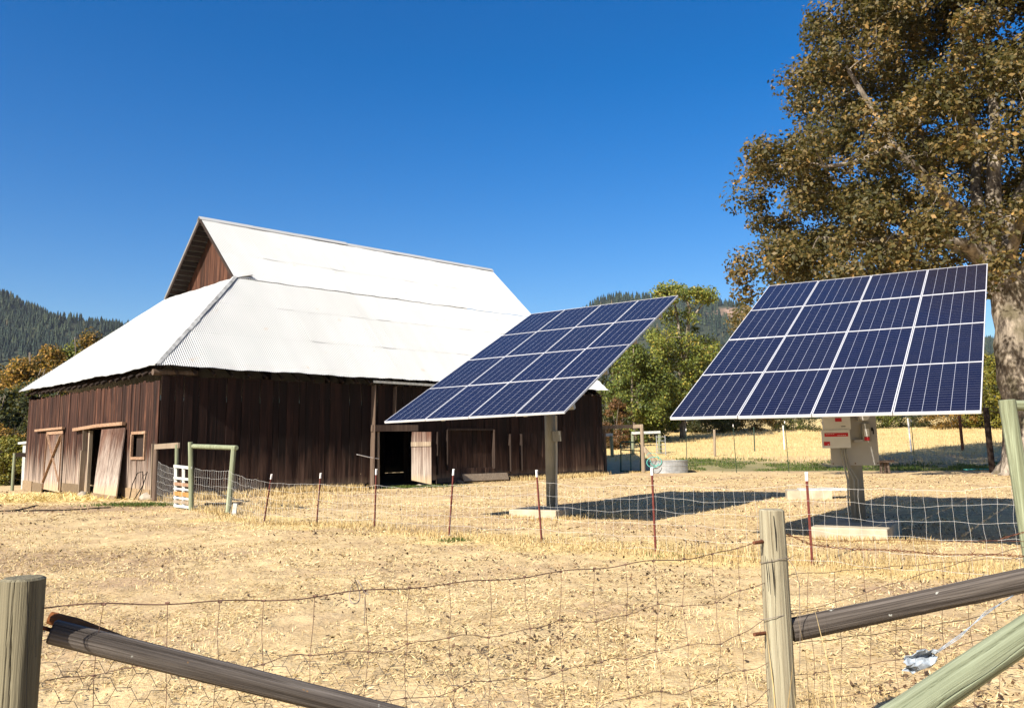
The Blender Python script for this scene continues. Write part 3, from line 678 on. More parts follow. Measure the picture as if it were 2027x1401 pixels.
# right pole: backboard, inverter, disconnect
y_ = 14.28; yaw_b = R(-14); ub = Vector((math.cos(yaw_b), math.sin(yaw_b), 0)); nb = Vector((math.sin(yaw_b), -math.cos(yaw_b), 0))
def rect(mb, u0, v0, u1_, v1_, y0, depth):             # box whose front shows between these photo points
    a, b = at(u0, v0, y0), at(u1_, v1_, y0); c_ = (a+b)/2; w_ = (b.x-a.x)/2; h_ = (a.z-b.z)/2
    mb.box(c_-nb*depth/2, ub*w_, nb*(depth/2), UP*h_); return c_, w_, h_
mb = MB(); cB, wB, hB = rect(mb, 1641, 812, 1738, 920, y_, .03); bb = mb.build('backboard', M['grey_box'], rb)
mb = MB()
for su in (-.93, 0, .93):
    for sv in (-.93, .93): mb.box(cB+ub*wB*su+UP*hB*sv+nb*.004, ub*.009, nb*.004, UP*.009)
each(mb, 'screw', M['rust'], bb)
mb = MB(); c1, w1, h1 = rect(mb, 1629, 851, 1683, 886, y_-.22, .17); inv = mb.build('inverter', M['white_box'], rb)
mb = MB(); mb.rv = .1; mb.box(c1+nb*.003+UP*h1*.46, ub*w1*.86, nb*.003, UP*h1*.20); mb.box(c1+nb*.003-UP*h1*.5-ub*w1*.72, ub*w1*.22, nb*.003, UP*h1*.22); each(mb, 'red_label', M['red'], inv)
mb = MB()
for k in range(2):
    for q in range(5): mb.box(c1+nb*.0075+UP*h1*(.53-.14*k)+ub*w1*(-.72+k*.85+q*.13), ub*w1*.045, nb*.001, UP*h1*.025)
mb.box(c1+nb*.0075-UP*h1*.6-ub*w1*.62, ub*w1*.05, nb*.001, UP*h1*.05); each(mb, 'label_text', M['white_box'], inv)
mb = MB(); c2, w2, h2 = rect(mb, 1629, 808, 1683, 849.5, y_-.21, .16); top = mb.build('inverter_top', M['white_box'], rb)
mb = MB(); mb.box(c2+nb*.003-UP*h2*.10+ub*w2*.12, ub*w2*.24, nb*.003, UP*h2*.17); mb.build('red_label', M['red'], top)
mb = MB(); mb.box(c2+nb*.003-UP*h2*.72+ub*w2*.45, ub*w2*.16, nb*.002, UP*h2*.03); mb.build('status_window', M['dark'], top)
mb = MB(); c4, w4, h4 = rect(mb, 1706, 838, 1725, 873, y_-.14, .10); ds = mb.build('disconnect_switch', M['pole'], rb)
mb = MB(); mb.box(c4+nb*.003-UP*h4*.02, ub*w4*.6, nb*.003, UP*h4*.42); mb.build('paper_label', M['white_box'], ds)
mb = MB(); mb.box(c4+nb*.003-UP*h4*.72, ub*w4*.6, nb*.003, UP*h4*.20); mb.box(c4+nb*.0+UP*h4*1.45-ub*w4*.1-nb*.08, ub*w4*.7, nb*.01, UP*h4*.12); each(mb, 'red_label', M['red'], ds)
mb = MB(); mb.tube([c4+ub*(w4+.01)+UP*.05, c4+ub*(w4+.03)+UP*.05], .03, 8); mb.beam(c4+ub*(w4+.035)+UP*.05, c4+ub*(w4+.035)-UP*.03, .015, .015); mb.build('lever', M['dark'], ds)
mb = MB(); rect(mb, 1692, 870, 1722, 875, y_-.12, .14); mb.build('tray', M['grey_box'], rb)
mb = MB(); cm, wm, hm = rect(mb, 1697, 812, 1722, 832, y_-.12, .10); mb.build('meter_box', M['grey_box'], rb)
mb = MB(); mb.tube([cm+nb*.0, cm+nb*.07], .085, 16); mb.build('meter', M['white_box'], rb)
mb = MB()
for du, r0 in ((1664, .016), (1670, .02), (1674, .016)):
    mb.tube([at(du, 884, y_-.12), at(du+2, 900, y_-.1), at(du+8, 925, y_-.06), at(du+14+(du-1664), 950, y_-.08), at(du+17+(du-1664), 1032, y_-.08)], r0, 8)
mb.build('conduit', M['pole'], rb, True)

# concrete box on the ground between the arrays
mb = MB(); pr = Vector((math.cos(-.25), math.sin(-.25), 0)); pq = Vector((-pr.y, pr.x, 0)); cb0 = Vector((7.95, 22.9, 0))
mb.box(cb0+UP*.1-pr*.25, pr*.55, pq*.45, UP*.12); o = mb.build('utility_box', M['concrete'], None, org=cb0); tag(o, 'low square concrete box with a pale lid in the dirt between the arrays', 'utility box')
mb = MB(); mb.box(cb0+UP*.235+pr*.1, pr*.6, pq*.4, UP*.013); mb.build('lid', M['white_wood'], o)

# ---------------------------------------------------------------- posts
def logpost(name, a, b, r0, r1, mat, label, cat='fence post', n=18, group=None, bend=0.0, parent=None, fine=False):
    a, b = Vector(a), Vector(b); mb = MB(); k = 12; pts = []; rr = []; LL = (b-a).length
    if fine: n = 150; k = max(24, int(LL/.025))
    cr = [(random.uniform(0, 6.283), random.uniform(.03, .09), random.uniform(0, 1), random.uniform(.12, .5), random.uniform(-.25, .25)) for _ in range(int(9+LL*5))]
    kn = [(random.uniform(0, 6.283), random.uniform(0, 1), random.uniform(.25, .5)) for _ in range(int(2+LL*3))]
    ths = np.arange(n)*2*np.pi/n; nz = np.random.default_rng(int(abs(a.x*1000)) % 9999)
    for i_ in range(k+1):
        f = i_/k; pts.append(a.lerp(b, f)+Vector((bend*math.sin(f*3.1), 0, 0))); rr.append((r0+(r1-r0)*f)*(1+.02*math.sin(f*9+a.x)))
    ax = (b-a).normalized(); ref = ax.orthogonal().normalized(); b2 = ax.cross(ref); mb.rv = .3; ph = random.uniform(0, 6)
    for p, q in zip(pts, rr):
        prf = 1+.02*np.sin(3*ths+ph)+.012*np.sin(7*ths+ph*2)
        if fine:
            f_ = (p-a).length/LL; prf = prf+.010*lattice(ths*9, np.full(n, f_*LL*5), 1, 3)+.006*lattice(ths*26, np.full(n, f_*LL*4), 1, 4)
            for tc, dp, fc, fw, sl in cr:
                wn_ = max(0, 1-((f_-fc)/fw)**2); dt = (ths-tc-sl*f_-.05*math.sin(f_*LL*14+tc)+np.pi) % (2*np.pi)-np.pi; prf = prf-dp*wn_*np.exp(-(dt/.030)**2)
            for tk, fk, rk in kn:
                dt = (ths-tk+np.pi) % (2*np.pi)-np.pi; dd = np.sqrt(dt**2+((f_-fk)*LL/q)**2); prf = prf+.06*np.exp(-(dd/rk)**2)-.09*np.exp(-(dd/(rk*.35))**2)
        for j in range(n):
            th = ths[j]; q2 = q*float(prf[j]); mb.v.append(tuple(p+ref*q2*math.cos(th)+b2*q2*math.sin(th)))
    for i_ in range(k):
        for j in range(n): j2 = (j+1) % n; mb.f.append((i_*n+j, i_*n+j2, (i_+1)*n+j2, (i_+1)*n+j)); mb.r.append(.3); mb.m.append(0)
    mb.f.append(tuple(reversed(range(n)))); mb.r.append(.3); mb.m.append(0)
    # a slightly domed, bevelled top
    base = len(mb.v)
    for j in range(n):
        th = 2*math.pi*j/n; mb.v.append(tuple(b+ax*.006+(ref*math.cos(th)+b2*math.sin(th))*r1*.86))
    for j in range(n): j2 = (j+1) % n; mb.f.append((k*n+j, k*n+j2, base+j2, base+j)); mb.r.append(.3); mb.m.append(0)
    mb.f.append(tuple(base+j for j in range(n))); mb.r.append(.0); mb.m.append(0)
    o = mb.build(name, mat, parent, org=None if parent else a)
    if not parent and cat in ('brace', 'rail'):            # the grain runs along the pole
        q_ = (b-a).to_track_quat('Z', 'Y'); o.data.transform(q_.inverted().to_matrix().to_4x4()); o.rotation_mode = 'QUATERNION'; o.rotation_quaternion = q_
    if not parent: tag(o, label, cat, group)
    elif label: o['label'] = label
    return o
# foreground posts and braces
pl = at(41, 1300, 2.50); pl_top = at(47, 1146, 2.50)
root = logpost('fence_post', (pl.x-.01, 2.5, -.3), pl_top, .060, .057, M['post'], 'weathered round post with a long crack in the left foreground', fine=True)
pr_top = at(1527, 1010, 4.0); prm = at(1537, 1390, 4.0)
rpost = logpost('fence_post', (prm.x+.02, 4.0, -.3), pr_top, .066, .056, M['tan_post'], 'pale greenish post with rusty pins in the right foreground', fine=True)
mb = MB()
for u_, v_ in ((1502, 1073), (1503, 1254)): mb.tube([at(u_-10, v_+1, 3.93), at(u_+14, v_-2, 3.99), at(u_+20, v_-2, 4.06)], .008, 8)
each(mb, 'pin', M['rust'], rpost)
# thin dark strips laid on the posts paint the shade inside their cracks
mb = MB()
for (u_, v0, v1_) in ((1515, 1100, 1170), (1527, 1105, 1178), (1531, 1020, 1090)):
    mb.tube([at(u_, v0, 3.942), at(u_+4, (v0+v1_)/2, 3.938), at(u_+6, v1_, 3.938)], [.001, .0025, .001], 4)
each(mb, 'crack', M['dark'], rpost)
mb = MB()
mb.tube([at(52+2, 1150, 2.437), at(55, 1220, 2.437), at(52, 1400, 2.437)], [.0008, .0018, .001], 4); mb.tube([at(70, 1165, 2.45), at(71, 1300, 2.45)], [.0006, .001], 4); each(mb, 'crack', M['dark'], root)
a_, b_ = at(104, 1250, 2.56), at(830, 1430, 2.95); d_ = (b_-a_); b2_ = a_+d_*1.9
br1 = logpost('fence_brace', b2_, a_, .036, .034, M['grey_rail'], 'grey split brace pole sloping down from the left foreground post', 'brace', fine=True)
mb = MB(); mb.tube([at(70, 1238, 2.5), at(100, 1246, 2.56)], .006, 8); mb.build('pin', M['rust'], root)
mb = MB(); mb.rv = .2; mb.tube([at(98, 1222, 2.63), at(150, 1236, 2.64), at(260, 1272, 2.68)], [.018, .020, .012], 10); o = mb.build('wood_offcut', m_wood('orange_wood', (.12, .04, .015), (.3, .11, .03), (.45, .2, .06), axis=0), None, org=at(150, 1290, 2.64)); tag(o, 'orange brown wood stub wedged behind the end of the left brace', 'wood scrap')
a_, b_ = at(1566, 1246, 4.02), at(2120, 1128, 4.05)
logpost('fence_brace', a_, b_, .050, .052, M['grey_rail'], 'dark grey brace pole rising to the right from the right foreground post', 'brace', fine=True)
a_, b_ = at(1740, 1450, 3.1), at(2120, 1193, 3.6)
g0 = a_+(a_-b_)*((a_.z+.05)/(b_.z-a_.z))
logpost('fence_brace', g0, b_, .062, .058, M['green_post'], 'smooth green brace pole slanting across the lower right corner', 'brace', fine=True)
pt_ = at(1993, 792, 9.0); pb_ = at(2052, 1150, 9.0)
logpost('fence_post', (pb_.x, 9.0, -.1), pt_, .082, .080, M['green_post'], 'tall leaning pale green post at the right edge of the photo')
a_, b_ = at(2006, 802, 9.02), at(2500, 812, 9.1)
logpost('fence_rail', a_, b_, .055, .055, M['green_post'], 'round pale rail fixed to the top of the tall leaning post', 'rail')
bx_ = at(2500, 812, 9.1); logpost('fence_post', (bx_.x+.1, 9.1, -.1), (bx_.x+.1, 9.1, bx_.z+.06), .08, .078, M['green_post'], 'green post past the right edge carrying the far end of the top rail')

# T posts of the middle fence
def tpost(name, p, h, lean, mat, label, group, cat='fence post', tip=.11, leany=0.0):
    rt = empty(name, p, label, cat, group); p = Vector(p)
    a, b = p-UP*.1, p+Vector((lean, leany, h)); d = (b-a).normalized(); sx = Vector((1, 0, 0)); sy = d.cross(sx).normalized()
    mb = MB(); mb.box((a+b)/2, (b-a)/2, sx*.0155, sy*.003); mb.box((a+b)/2-sy*.016, (b-a)/2*.999, sx*.003, sy*.0135)
    k = .12
    while k < h: mb.box(p+(b-p)*(k/h)+sy*.006, d*.008, sx*.006, sy*.004); k += .055
    mb.build('stake', mat, rt)
    if tip:
        mb = MB(); q = b-d*tip; mb.box((q+b)/2+d*.002, (b-q)/2, sx*.0195, sy*.0045); mb.box((q+b)/2-sy*.0165+d*.002, (b-q)/2, sx*.0045, sy*.0150); mb.build('tip', M['tip'], rt)
    return b
TP = []
for (ub_, vb_, ut, vt), lb in zip(((521, 1035, 538, 938), (626, 1037, 635, 936), (741, 1046, 745, 928), (888, 1060, 898, 928), (1073, 1073, 1062, 930), (1298, 1092, 1290, 925), (1608, 1118, 1596, 934)),
    ('first red steel stake right of the wooden frame', 'second red steel stake from the left, before the dark barn wall', 'third red steel stake, in front of the open barn doorway', 'red steel stake leaning right, left of the left pole', 'red steel stake in front of the left concrete pad', 'red steel stake in front of the left array shadow', 'red steel stake behind the right foreground post')):
    g = gt(ub_, vb_); tp = at(ut, vt, g.y); TP.append((g, tpost('t_post', g, tp.z-g.z, tp.x-g.x, M['post_red'], lb, 'red stakes with white tips carrying the wire fence')))
gx_ = [gt(u_, v_) for u_, v_ in ((1360, 932), (1458, 935), (1562, 935), (1812, 930))]
for (g, ut, vt), lb in zip(((gx_[0], 1358, 848), (gx_[1], 1451, 840), (gx_[2], 1553, 833), (gx_[3], 1803, 830)), ('dark green stake right behind the stock tank', 'dark green stake in the back fence, second of four', 'dark green stake in the back fence left of the right array pole', 'dark green stake under the right corner of the right array')):
    tp = at(ut, vt, g.y); tpost('t_post', g, tp.z-g.z, tp.x-g.x, M['post_green'], lb, 'green stakes of the back fence', tip=.12)
g = gt(1965, 935); tp = at(1951, 806, g.y); logpost('fence_post', g-UP*.1, tp, .13, .12, M['dark_wood'], 'thick dark brown post beside the maple trunk')
for ub_, vb_, ut, vt, rr, mt, lb in ((1415, 903, 1414, 850, .08, M['pale'], 'white wooden post in the back pasture'), (1906, 892, 1899, 822, .09, M['rust'], 'rusty brown post in the pasture left of the dark post'), (1494, 893, 1492, 845, .04, M['post_green'], 'thin green stake far out in the pasture'), (1553, 890, 1550, 842, .04, M['tip'], 'thin pale stake far out in the pasture'), (1804, 893, 1797, 828, .05, M['tip'], 'thin pale post behind the green stake in the pasture')):
    g = gt(ub_, vb_); g.y = min(g.y, 62); g = at(ub_, vb_, g.y); g.z = tz(g.x, g.y); tp = at(ut, vt, g.y); logpost('fence_post', g-UP*.1, tp, rr, rr*.95, mt, lb, n=10)

# ---------------------------------------------------------------- woven wire
def woven(mb, path, zt, zb, nh, dv, r, wob=.012, bow=.0, rowf=None):
    """path: list of (x,y,ztop,zbot)"""
    pts = [Vector(p[:2]) for p in path]; ln = [0]
    for a, b in zip(pts[:-1], pts[1:]): ln.append(ln[-1]+(b-a).length)
    def pos(s, f):
        for k in range(len(pts)-1):
            if s <= ln[k+1] or k == len(pts)-2:
                q = (s-ln[k])/max(ln[k+1]-ln[k], 1e-6); q = min(max(q, 0), 1); p = pts[k].lerp(pts[k+1], q)
                t0 = path[k][2]+(path[k+1][2]-path[k][2])*q; b0 = path[k][3]+(path[k+1][3]-path[k][3])*q
                sag = bow*math.sin(math.pi*q)*(.35+.65*f)
                return Vector((p.x, p.y, b0+(t0-b0)*f-sag))
    tot = ln[-1]; fr = rowf or [i_/(nh-1) for i_ in range(nh)]
    def jit(s, f, k): return Vector((.6*wob*math.sin(s*5.1+f*9), wob*math.sin(s*3.3+f*13+1), wob*(math.sin(s*4.7+f*21)+.5*math.sin(s*11.3+f*5))))
    step = dv
    n = int(tot/step)
    for f in fr:
        mb.rv = random.random(); mb.tube([pos(i_*step*.5, f)+jit(i_*step*.5, f, 0) for i_ in range(2*n+1)]+[pos(tot, f)], r*(1.25 if f in (fr[0], fr[-1]) else 1), 4, False)
    for i_ in range(n+1):
        s = i_*step; P_ = []
        for f in fr: P_.append(pos(s, f)+jit(s, f, 0))
        out = []
        for a, b in zip(P_[:-1], P_[1:]):
            out += [a, a.lerp(b, .5)+Vector((random.uniform(-1, 1)*wob*.5, random.uniform(-1, 1)*wob*.4, 0))]
        mb.rv = random.random(); mb.tube(out+[P_[-1]], r*.9, 4, False)
        for p in P_: mb.box(p, (r*1.8, 0, 0), (0, r*1.8, 0), (0, 0, r*1.8))
# middle fence on the red stakes
gD = gt(451, 1017); gC = gt(379, 1008); gB = gt(349, 1003); gA = gt(306, 992)
mb = MB(); path = [(gD.x, gD.y-.06, 1.02, .05)]
hts = [(.86, .0), (.82, .0), (.80, .0), (.86, .0), (.92, .02), (.93, .04), (.96, .05)]
for (g, tp_), (a, b) in zip(TP, hts): path.append((g.x, g.y-.03, a, b))
path.append((pb_.x-.08, 9.0, 1.0, .1)); woven(mb, path, 0, 0, 6, .152, .0016, .012, .05)
o = mb.build('wire_fence', M['wire'], None, org=(TP[3][0].x, TP[3][0].y, 0)); tag(o, 'sagging silver woven wire strung along the red stakes', 'wire fence')
mb = MB(); woven(mb, [(gC.x+.05, gC.y, 1.05, .05), (gD.x-.03, gD.y+.05, 1.02, .05)], 0, 0, 6, .152, .002, .009, .03); o = mb.build('wire_fence', M['wire'], None, org=gC); tag(o, 'silver woven wire stretched inside the greenish frame of the corral', 'wire fence')
mb = MB(); woven(mb, [(gA.x+.1, gA.y-.1, 1.2, .05), (gB.x, gB.y+.1, 1.02, .05)], 0, 0, 7, .152, .002, .009, .05); o = mb.build('wire_fence', M['wire'], None, org=gA); tag(o, 'short piece of woven wire between barn corner and slatted gate', 'wire fence')
mb = MB(); woven(mb, [(gx_[0].x, gx_[0].y, 1.2, .05), (gx_[1].x, gx_[1].y, 1.2, .05), (gx_[2].x, gx_[2].y, 1.2, .05), (gx_[3].x, gx_[3].y, 1.2, .05), (gt(1965, 935).x, gt(1965, 935).y, 1.2, .05)], 0, 0, 6, .3, .003, .01, .02); o = mb.build('wire_fence', M['wire_grey'], None, org=gx_[1]); tag(o, 'thin dull wire fence along the green stakes at the back', 'wire fence')
# foreground fence, left span: explicit rows read off the place
mb = MB(); A0 = at(86, 1203, 2.50); B0 = at(1512, 1063, 4.0)
def span(f, drop): # f along, drop below the top wire
    prof = [(0, 1203), (.06, 1196), (.22, 1187), (.42, 1158), (.60, 1135), (.75, 1112), (.86, 1103), (.93, 1090), (1, 1063)]
    x = A0.lerp(B0, f); v_ = np.interp(f, [p[0] for p in prof], [p[1] for p in prof])
    u_ = CX+x.x/x.y*F_PX/1.0; z = None
    r0 = at(np.interp(x.x/x.y, [A0.x/A0.y, B0.x/B0.y], [86, 1512]), v_, x.y)
    return Vector((r0.x, r0.y+.01*math.sin(f*23+drop*9), r0.z-drop))
LN = (B0-A0).length; nv = int(LN/.152)
drops = [0, .19, .36, .52, .66, .79, .90, .985]
def jw(f, d): return Vector((.010*math.sin(f*31+d*17)+.008*math.sin(f*57+d*5), .008*math.sin(f*41+d*3), .010*math.sin(f*37+d*23)+.006*math.sin(f*83+d)))
for k, d in enumerate(drops[:-1]):
    mb.rv = random.random(); mb.tube([span(i_/(nv*3), d)+(jw(i_/(nv*3), d) if k else Vector((0, 0, .005*math.sin(i_*.8)))) for i_ in range(nv*3+1)], .0014 if k else .0021, 5, False)
wtop = mb
for i_ in range(1, nv):
    f = i_/nv+random.uniform(-.006, .006); P_ = [span(f, d)+(jw(f, d) if d else Vector()) for d in drops]
    out = []
    for a, b in zip(P_[:-1], P_[1:]): out += [a, a.lerp(b, .5)+Vector((random.uniform(-1, 1)*.009, random.uniform(-1, 1)*.006, 0))]
    mb.tube(out+[P_[-1]], .0011, 5, False)
    for p in P_[:-1]: mb.tube([p-Vector((.006, 0, 0)), p+Vector((.006, 0, 0))], .0036, 6)
ff = mb.build('wire_fence', M['wire_rust'], None, org=(A0.x, A0.y, 0)); tag(ff, 'rusty woven wire sagging between the two foreground posts', 'wire fence')
# chicken wire tied to the lower left
mb = MB(); hx = .045
cA, cB_ = at(95, 1330, 2.62), at(760, 1420, 3.05)
def cw(i_, j_):
    x = i_*hx*1.5; f = x/1.35
    p = cA.lerp(cB_, f); z = cA.z-.02-j_*hx*.87-.07*f
    return Vector((p.x+.006*math.sin(j_*2.3+i_), p.y+.012*math.sin(i_*.9+j_), z+.008*math.sin(i_*1.7)+.01*math.sin(i_*.45+1)))
for i_ in range(0, 30):
    for j_ in range(0, 20):
        if (i_+j_) % 2: continue
        c0 = cw(i_, j_)
        ps = [c0+Vector((hx*math.cos(a), 0, hx*math.sin(a)*1.0)) for a in (R(0), R(60), R(120), R(180))]
        mb.tube(ps, .0011, 3, False)
        mb.tube([ps[3], ps[3]+Vector((-hx*.0, 0, 0))], .0011, 3, False) if 0 else None
        if j_ < 19: mb.tube([c0+Vector((hx, 0, 0)), c0+Vector((hx*1.5+hx*.5-hx*.5, 0, -.0))], .0009, 3, False)
mb.build('chicken_wire', M['wire_grey'], ff)
# right span
mb = MB(); yR = 4.02
C0 = at(1560, 1133, yR); C1 = at(2140, 1100, 4.35)
rowsR = [[(1558, 1137), (1650, 1131), (1760, 1122), (1900, 1110), (2140, 1095)], [(1558, 1212), (1640, 1196), (1740, 1163), (1850, 1128), (1930, 1103), (2140, 1060)],
         [(1560, 1213), (1700, 1198), (1850, 1172), (2000, 1148), (2140, 1125)], [(1560, 1275), (1700, 1258), (1850, 1237), (2000, 1207), (2140, 1188)],
         [(1562, 1338), (1700, 1318), (1800, 1300), (1960, 1262), (2140, 1228)], [(1562, 1388), (1740, 1368), (1900, 1340), (2140, 1300)], [(1562, 1440), (1800, 1412), (2140, 1370)], [(1562, 1490), (1800, 1470), (2140, 1440)]]
for k, row in enumerate(rowsR):
    us = np.linspace(row[0][0], row[-1][0], 26); vs = np.interp(us, [p[0] for p in row], [p[1] for p in row]); mb.rv = random.random()
    mb.tube([at(u_, v_+1.6*math.sin(u_*.07+k*2), yR+(u_-1560)/580*.33+.01*math.sin(u_*.05+k)) for u_, v_ in zip(us, vs)], .0015, 5, False)
for k, u_ in enumerate(range(1600, 2140, 52)):
    u_ = u_+random.uniform(-10, 10); v0 = np.interp(u_, [1560, 2140], [1137, 1095]); yy = yR+(u_-1560)/580*.33
    mb.rv = random.random(); mb.tube([at(u_+(v_-v0)*.06+4*math.sin(v_*.03+k), v_, yy) for v_ in np.linspace(v0, 1500, 12)], .0012, 5, False)
fr_ = mb.build('wire_fence', M['wire_rust'], None, org=(C0.x, C0.y, 0)); tag(fr_, 'rusty woven wire running right from the pale greenish post', 'wire fence')
mb = MB()
def strand(pts, y0, r, tw=0):
    us = np.arange(pts[0][0], pts[-1][0], 6); vs = np.interp(us, [p[0] for p in pts], [p[1] for p in pts])
    for ph in ((0, math.pi) if tw else (0,)):
        mb.tube([at(u_, v_+tw*math.sin(u_*.22+ph)+1.5*math.sin(u_*.031), y0+.004*math.cos(u_*.22+ph)) for u_, v_ in zip(us, vs)], r, 5, False)
strand([(1553, 1056), (1605, 1078), (1700, 1086), (1830, 1094), (2140, 1104)], 4.0, .0017, 1.6)
strand([(1553, 1062), (1640, 1068), (1800, 1070), (2140, 1072)], 4.05, .0014)
strand([(1980, 1068), (2030, 1052), (2140, 1030)], 4.2, .0017, 1.4)
for u_ in (1625, 1700, 1775, 1850, 1925, 2000):
    c0 = at(u_, np.interp(u_, [1605, 2140], [1079, 1104]), 4.0)
    for q in ((.012, .01), (-.012, .012)): mb.tube([c0-Vector((q[0], 0, q[1])), c0+Vector((q[0], 0, q[1]))], .0013, 4)
o = mb.build('barbed_wire', M['rust'], None, org=(at(1700, 1086, 4).x, 4.0, 0)); tag(o, 'rusty barbed wire strands above the woven wire right of the post', 'barbed wire')
# tie wires round the right post and the loose curls
mb = MB()
for v_, tl in ((1107, 40), (1218, 45)):
    c0 = at(1532, v_, 4.0); rp = .064
    mb.tube([c0+Vector((rp*math.cos(a), rp*math.sin(a), .012*math.sin(a*1.5))) for a in np.linspace(R(170), R(372), 16)]+[at(1532+tl, v_-8, 3.98)], .0016, 5, False)
mb.tube([at(1556, 1100, 3.94), at(1574, 1125, 3.93), at(1582, 1155, 3.93), at(1584, 1240, 3.95), at(1583, 1330, 3.97)], .0016, 5, False)
mb.build('tie_wire', M['wire_grey'], rpost)
mb = MB(); loop = [at(702+9*math.cos(a)+3*math.sin(2*a), 1170+24*math.sin(a), 3.02+.01*math.cos(a*2)) for a in np.linspace(R(-95), R(210), 26)]
mb.tube(loop, .0018, 6, False); mb.tube([at(707, 1147, 3.02), at(716, 1160, 3.0), at(722, 1172, 3.0), at(730, 1176, 3.0)], .0014, 5, False); mb.tube([at(728, 1168, 3.0), at(722, 1180, 3.0), at(722, 1205, 3.0), at(721, 1238, 3.0)], .0012, 5, False)
o = mb.build('loose_wire', M['wire_grey'], None, org=at(702, 1140, 3.02)); tag(o, 'loose curl of twisted wire hanging from the sagging top strand', 'wire')
# torn plastic with its string
mb = MB(); c0 = at(1822, 1307, 3.9); n = 9; rs = np.random.default_rng(4); g = {}
for i_ in range(n):
    for j_ in range(n):
        a, b = i_/(n-1)-.5, j_/(n-1)-.5
        wv = .55+.45*math.cos(a*3)
        g[i_, j_] = c0+Vector((a*.13+.012*rs.uniform(-1, 1), .022*math.sin(b*9+a*4)+.012*rs.uniform(-1, 1), a*.045+b*.09*wv+.008*rs.uniform(-1, 1)))
for i_ in range(n-1):
    for j_ in range(n-1): mb.rv = rs.uniform(); mb.quad(g[i_, j_], g[i_+1, j_], g[i_+1, j_+1], g[i_, j_+1])
o = mb.build('plastic_scrap', M['plastic'], None, org=c0); tag(o, 'torn grey plastic scrap dangling on a string from the fence wire', 'plastic scrap'); sm = o.modifiers.new('thick', 'SOLIDIFY'); sm.thickness = .0015
mb = MB()
for q in (0, 4, -3): mb.tube([at(1845, 1296+q*.5, 3.9), at(1900, 1258+q, 3.92), at(1950, 1214-q, 3.95), at(1995, 1185+q*.3, 4.0), at(2060, 1140, 4.1)], .0015, 5, False)
mb.build('string', M['plastic'], o)

# ---------------------------------------------------------------- corral frames by the barn corner
def beam_at(mb, p, q, w_, h_, rv=.3): mb.rv = rv; mb.beam(p, q, w_, h_)
fr = empty('brace_frame', gC, 'greenish wooden post frame with a top rail right of the slatted gate', 'fence frame')
logpost('post', gC-UP*.1, at(377, 875, gC.y), .066, .060, M['green_post'], None, parent=fr)
logpost('post', gD-UP*.1, at(463, 884, gD.y), .066, .060, M['green_post'], None, parent=fr)
logpost('rail', at(383, 883, gC.y-.05), at(468, 886, gD.y-.05), .062, .058, M['green_post'], None, parent=fr)
fr2 = empty('brace_frame', gB, 'short pale wooden frame between the barn corner and the slatted gate', 'fence frame')
logpost('post', gB-UP*.1, at(350, 880, gB.y), .055, .05, M['green_post'], None, parent=fr2)
logpost('post', gA-UP*.1, at(309, 888, gA.y), .085, .07, M['old'], 'dark rough post', parent=fr2)
mb = MB(); beam_at(mb, at(307, 884, gA.y-.1), at(354, 881, gB.y-.08), .05, .15); mb.build('rail', M['pale'], fr2)
M['orange'] = m_wood('orange_board', (.3, .13, .04), (.55, .27, .08), (.65, .38, .14))
gate = empty('slatted_gate', gB.lerp(gC, .5), 'narrow slatted wooden gate in white, brown and orange boards', 'gate')
Y1, Y2 = gB.y-.12, gC.y-.02
def gp(f, v_): a, b = at(346, v_-3*0, Y1), at(380, v_+2, Y2); return a.lerp(b, f)
for v_, hh, mt in ((922, .075, 'white_wood'), (945, .065, 'white_wood'), (956.5, .085, 'rail_wood'), (966, .05, 'white_wood'), (975.5, .11, 'orange'), (984, .055, 'white_wood'), (991.5, .08, 'pale'), (1000, .07, 'white_wood')):
    mb = MB(); mb.rv = .2; mb.beam(gp(-.02, v_)+Vector((0, -.03, 0)), gp(1.0, v_+2)+Vector((0, -.03, 0)), .03, hh); mb.build('slat', M[mt], gate)
for f in (.05, .52, .97):
    mb = MB(); mb.rv = .2; mb.beam(gp(f, 921), gp(f, 1002), .03, .08, (1, 0, 0)); mb.build('upright', M['white_wood'], gate)
# far left frame beside the barn
gl1, gl2 = gt(24, 971), gt(46, 967)
fr3 = empty('brace_frame', gl2, 'small frame of a green and a white post at the far left barn corner', 'fence frame')
logpost('post', gl1-UP*.1, at(29, 898, gl1.y), .065, .06, M['green_post'], None, parent=fr3)
mb = MB(); beam_at(mb, at(27, 900, gl1.y), at(50, 900, gl2.y-.05), .05, .18); mb.build('rail', M['pale'], fr3)
mb = MB(); beam_at(mb, gl2-UP*.1, at(50, 876, gl2.y), .13, .13); mb.build('post', M['white_wood'], fr3)
mb = MB(); beam_at(mb, at(36, 877, gl2.y-.1), at(72, 874, gl2.y-.15), .05, .10); mb.build('top_board', M['white_wood'], fr3)

# ---------------------------------------------------------------- far corral right of the barn
gw = gt(1274, 936); fr4 = empty('brace_frame', gw, 'tall grey weathered post with a long top rail right of the barn', 'fence frame')
logpost('post', gw-UP*.1, at(1270, 841, gw.y), .10, .09, M['pale'], None, parent=fr4)
ge = at(1192, 846, gw.y+1.0); logpost('post', (ge.x+.1, ge.y, -.1), (ge.x+.1, ge.y, ge.z-.1), .09, .08, M['old'], None, parent=fr4)
mb = MB(); beam_at(mb, at(1186, 846, gw.y+.8), at(1273, 843, gw.y-.05), .10, .18); mb.build('rail', M['pale'], fr4)
mb = MB(); beam_at(mb, at(1272, 885, gw.y), at(1300, 917, gw.y-.3), .10, .2); mb.build('brace', M['pale'], fr4)
g1 = at(1212, 903, 55); g1.z = tz(g1.x, 55)
fr5 = empty('brace_frame', g1, 'pale post and rail frame behind the barn end, left of the green gate', 'fence frame')
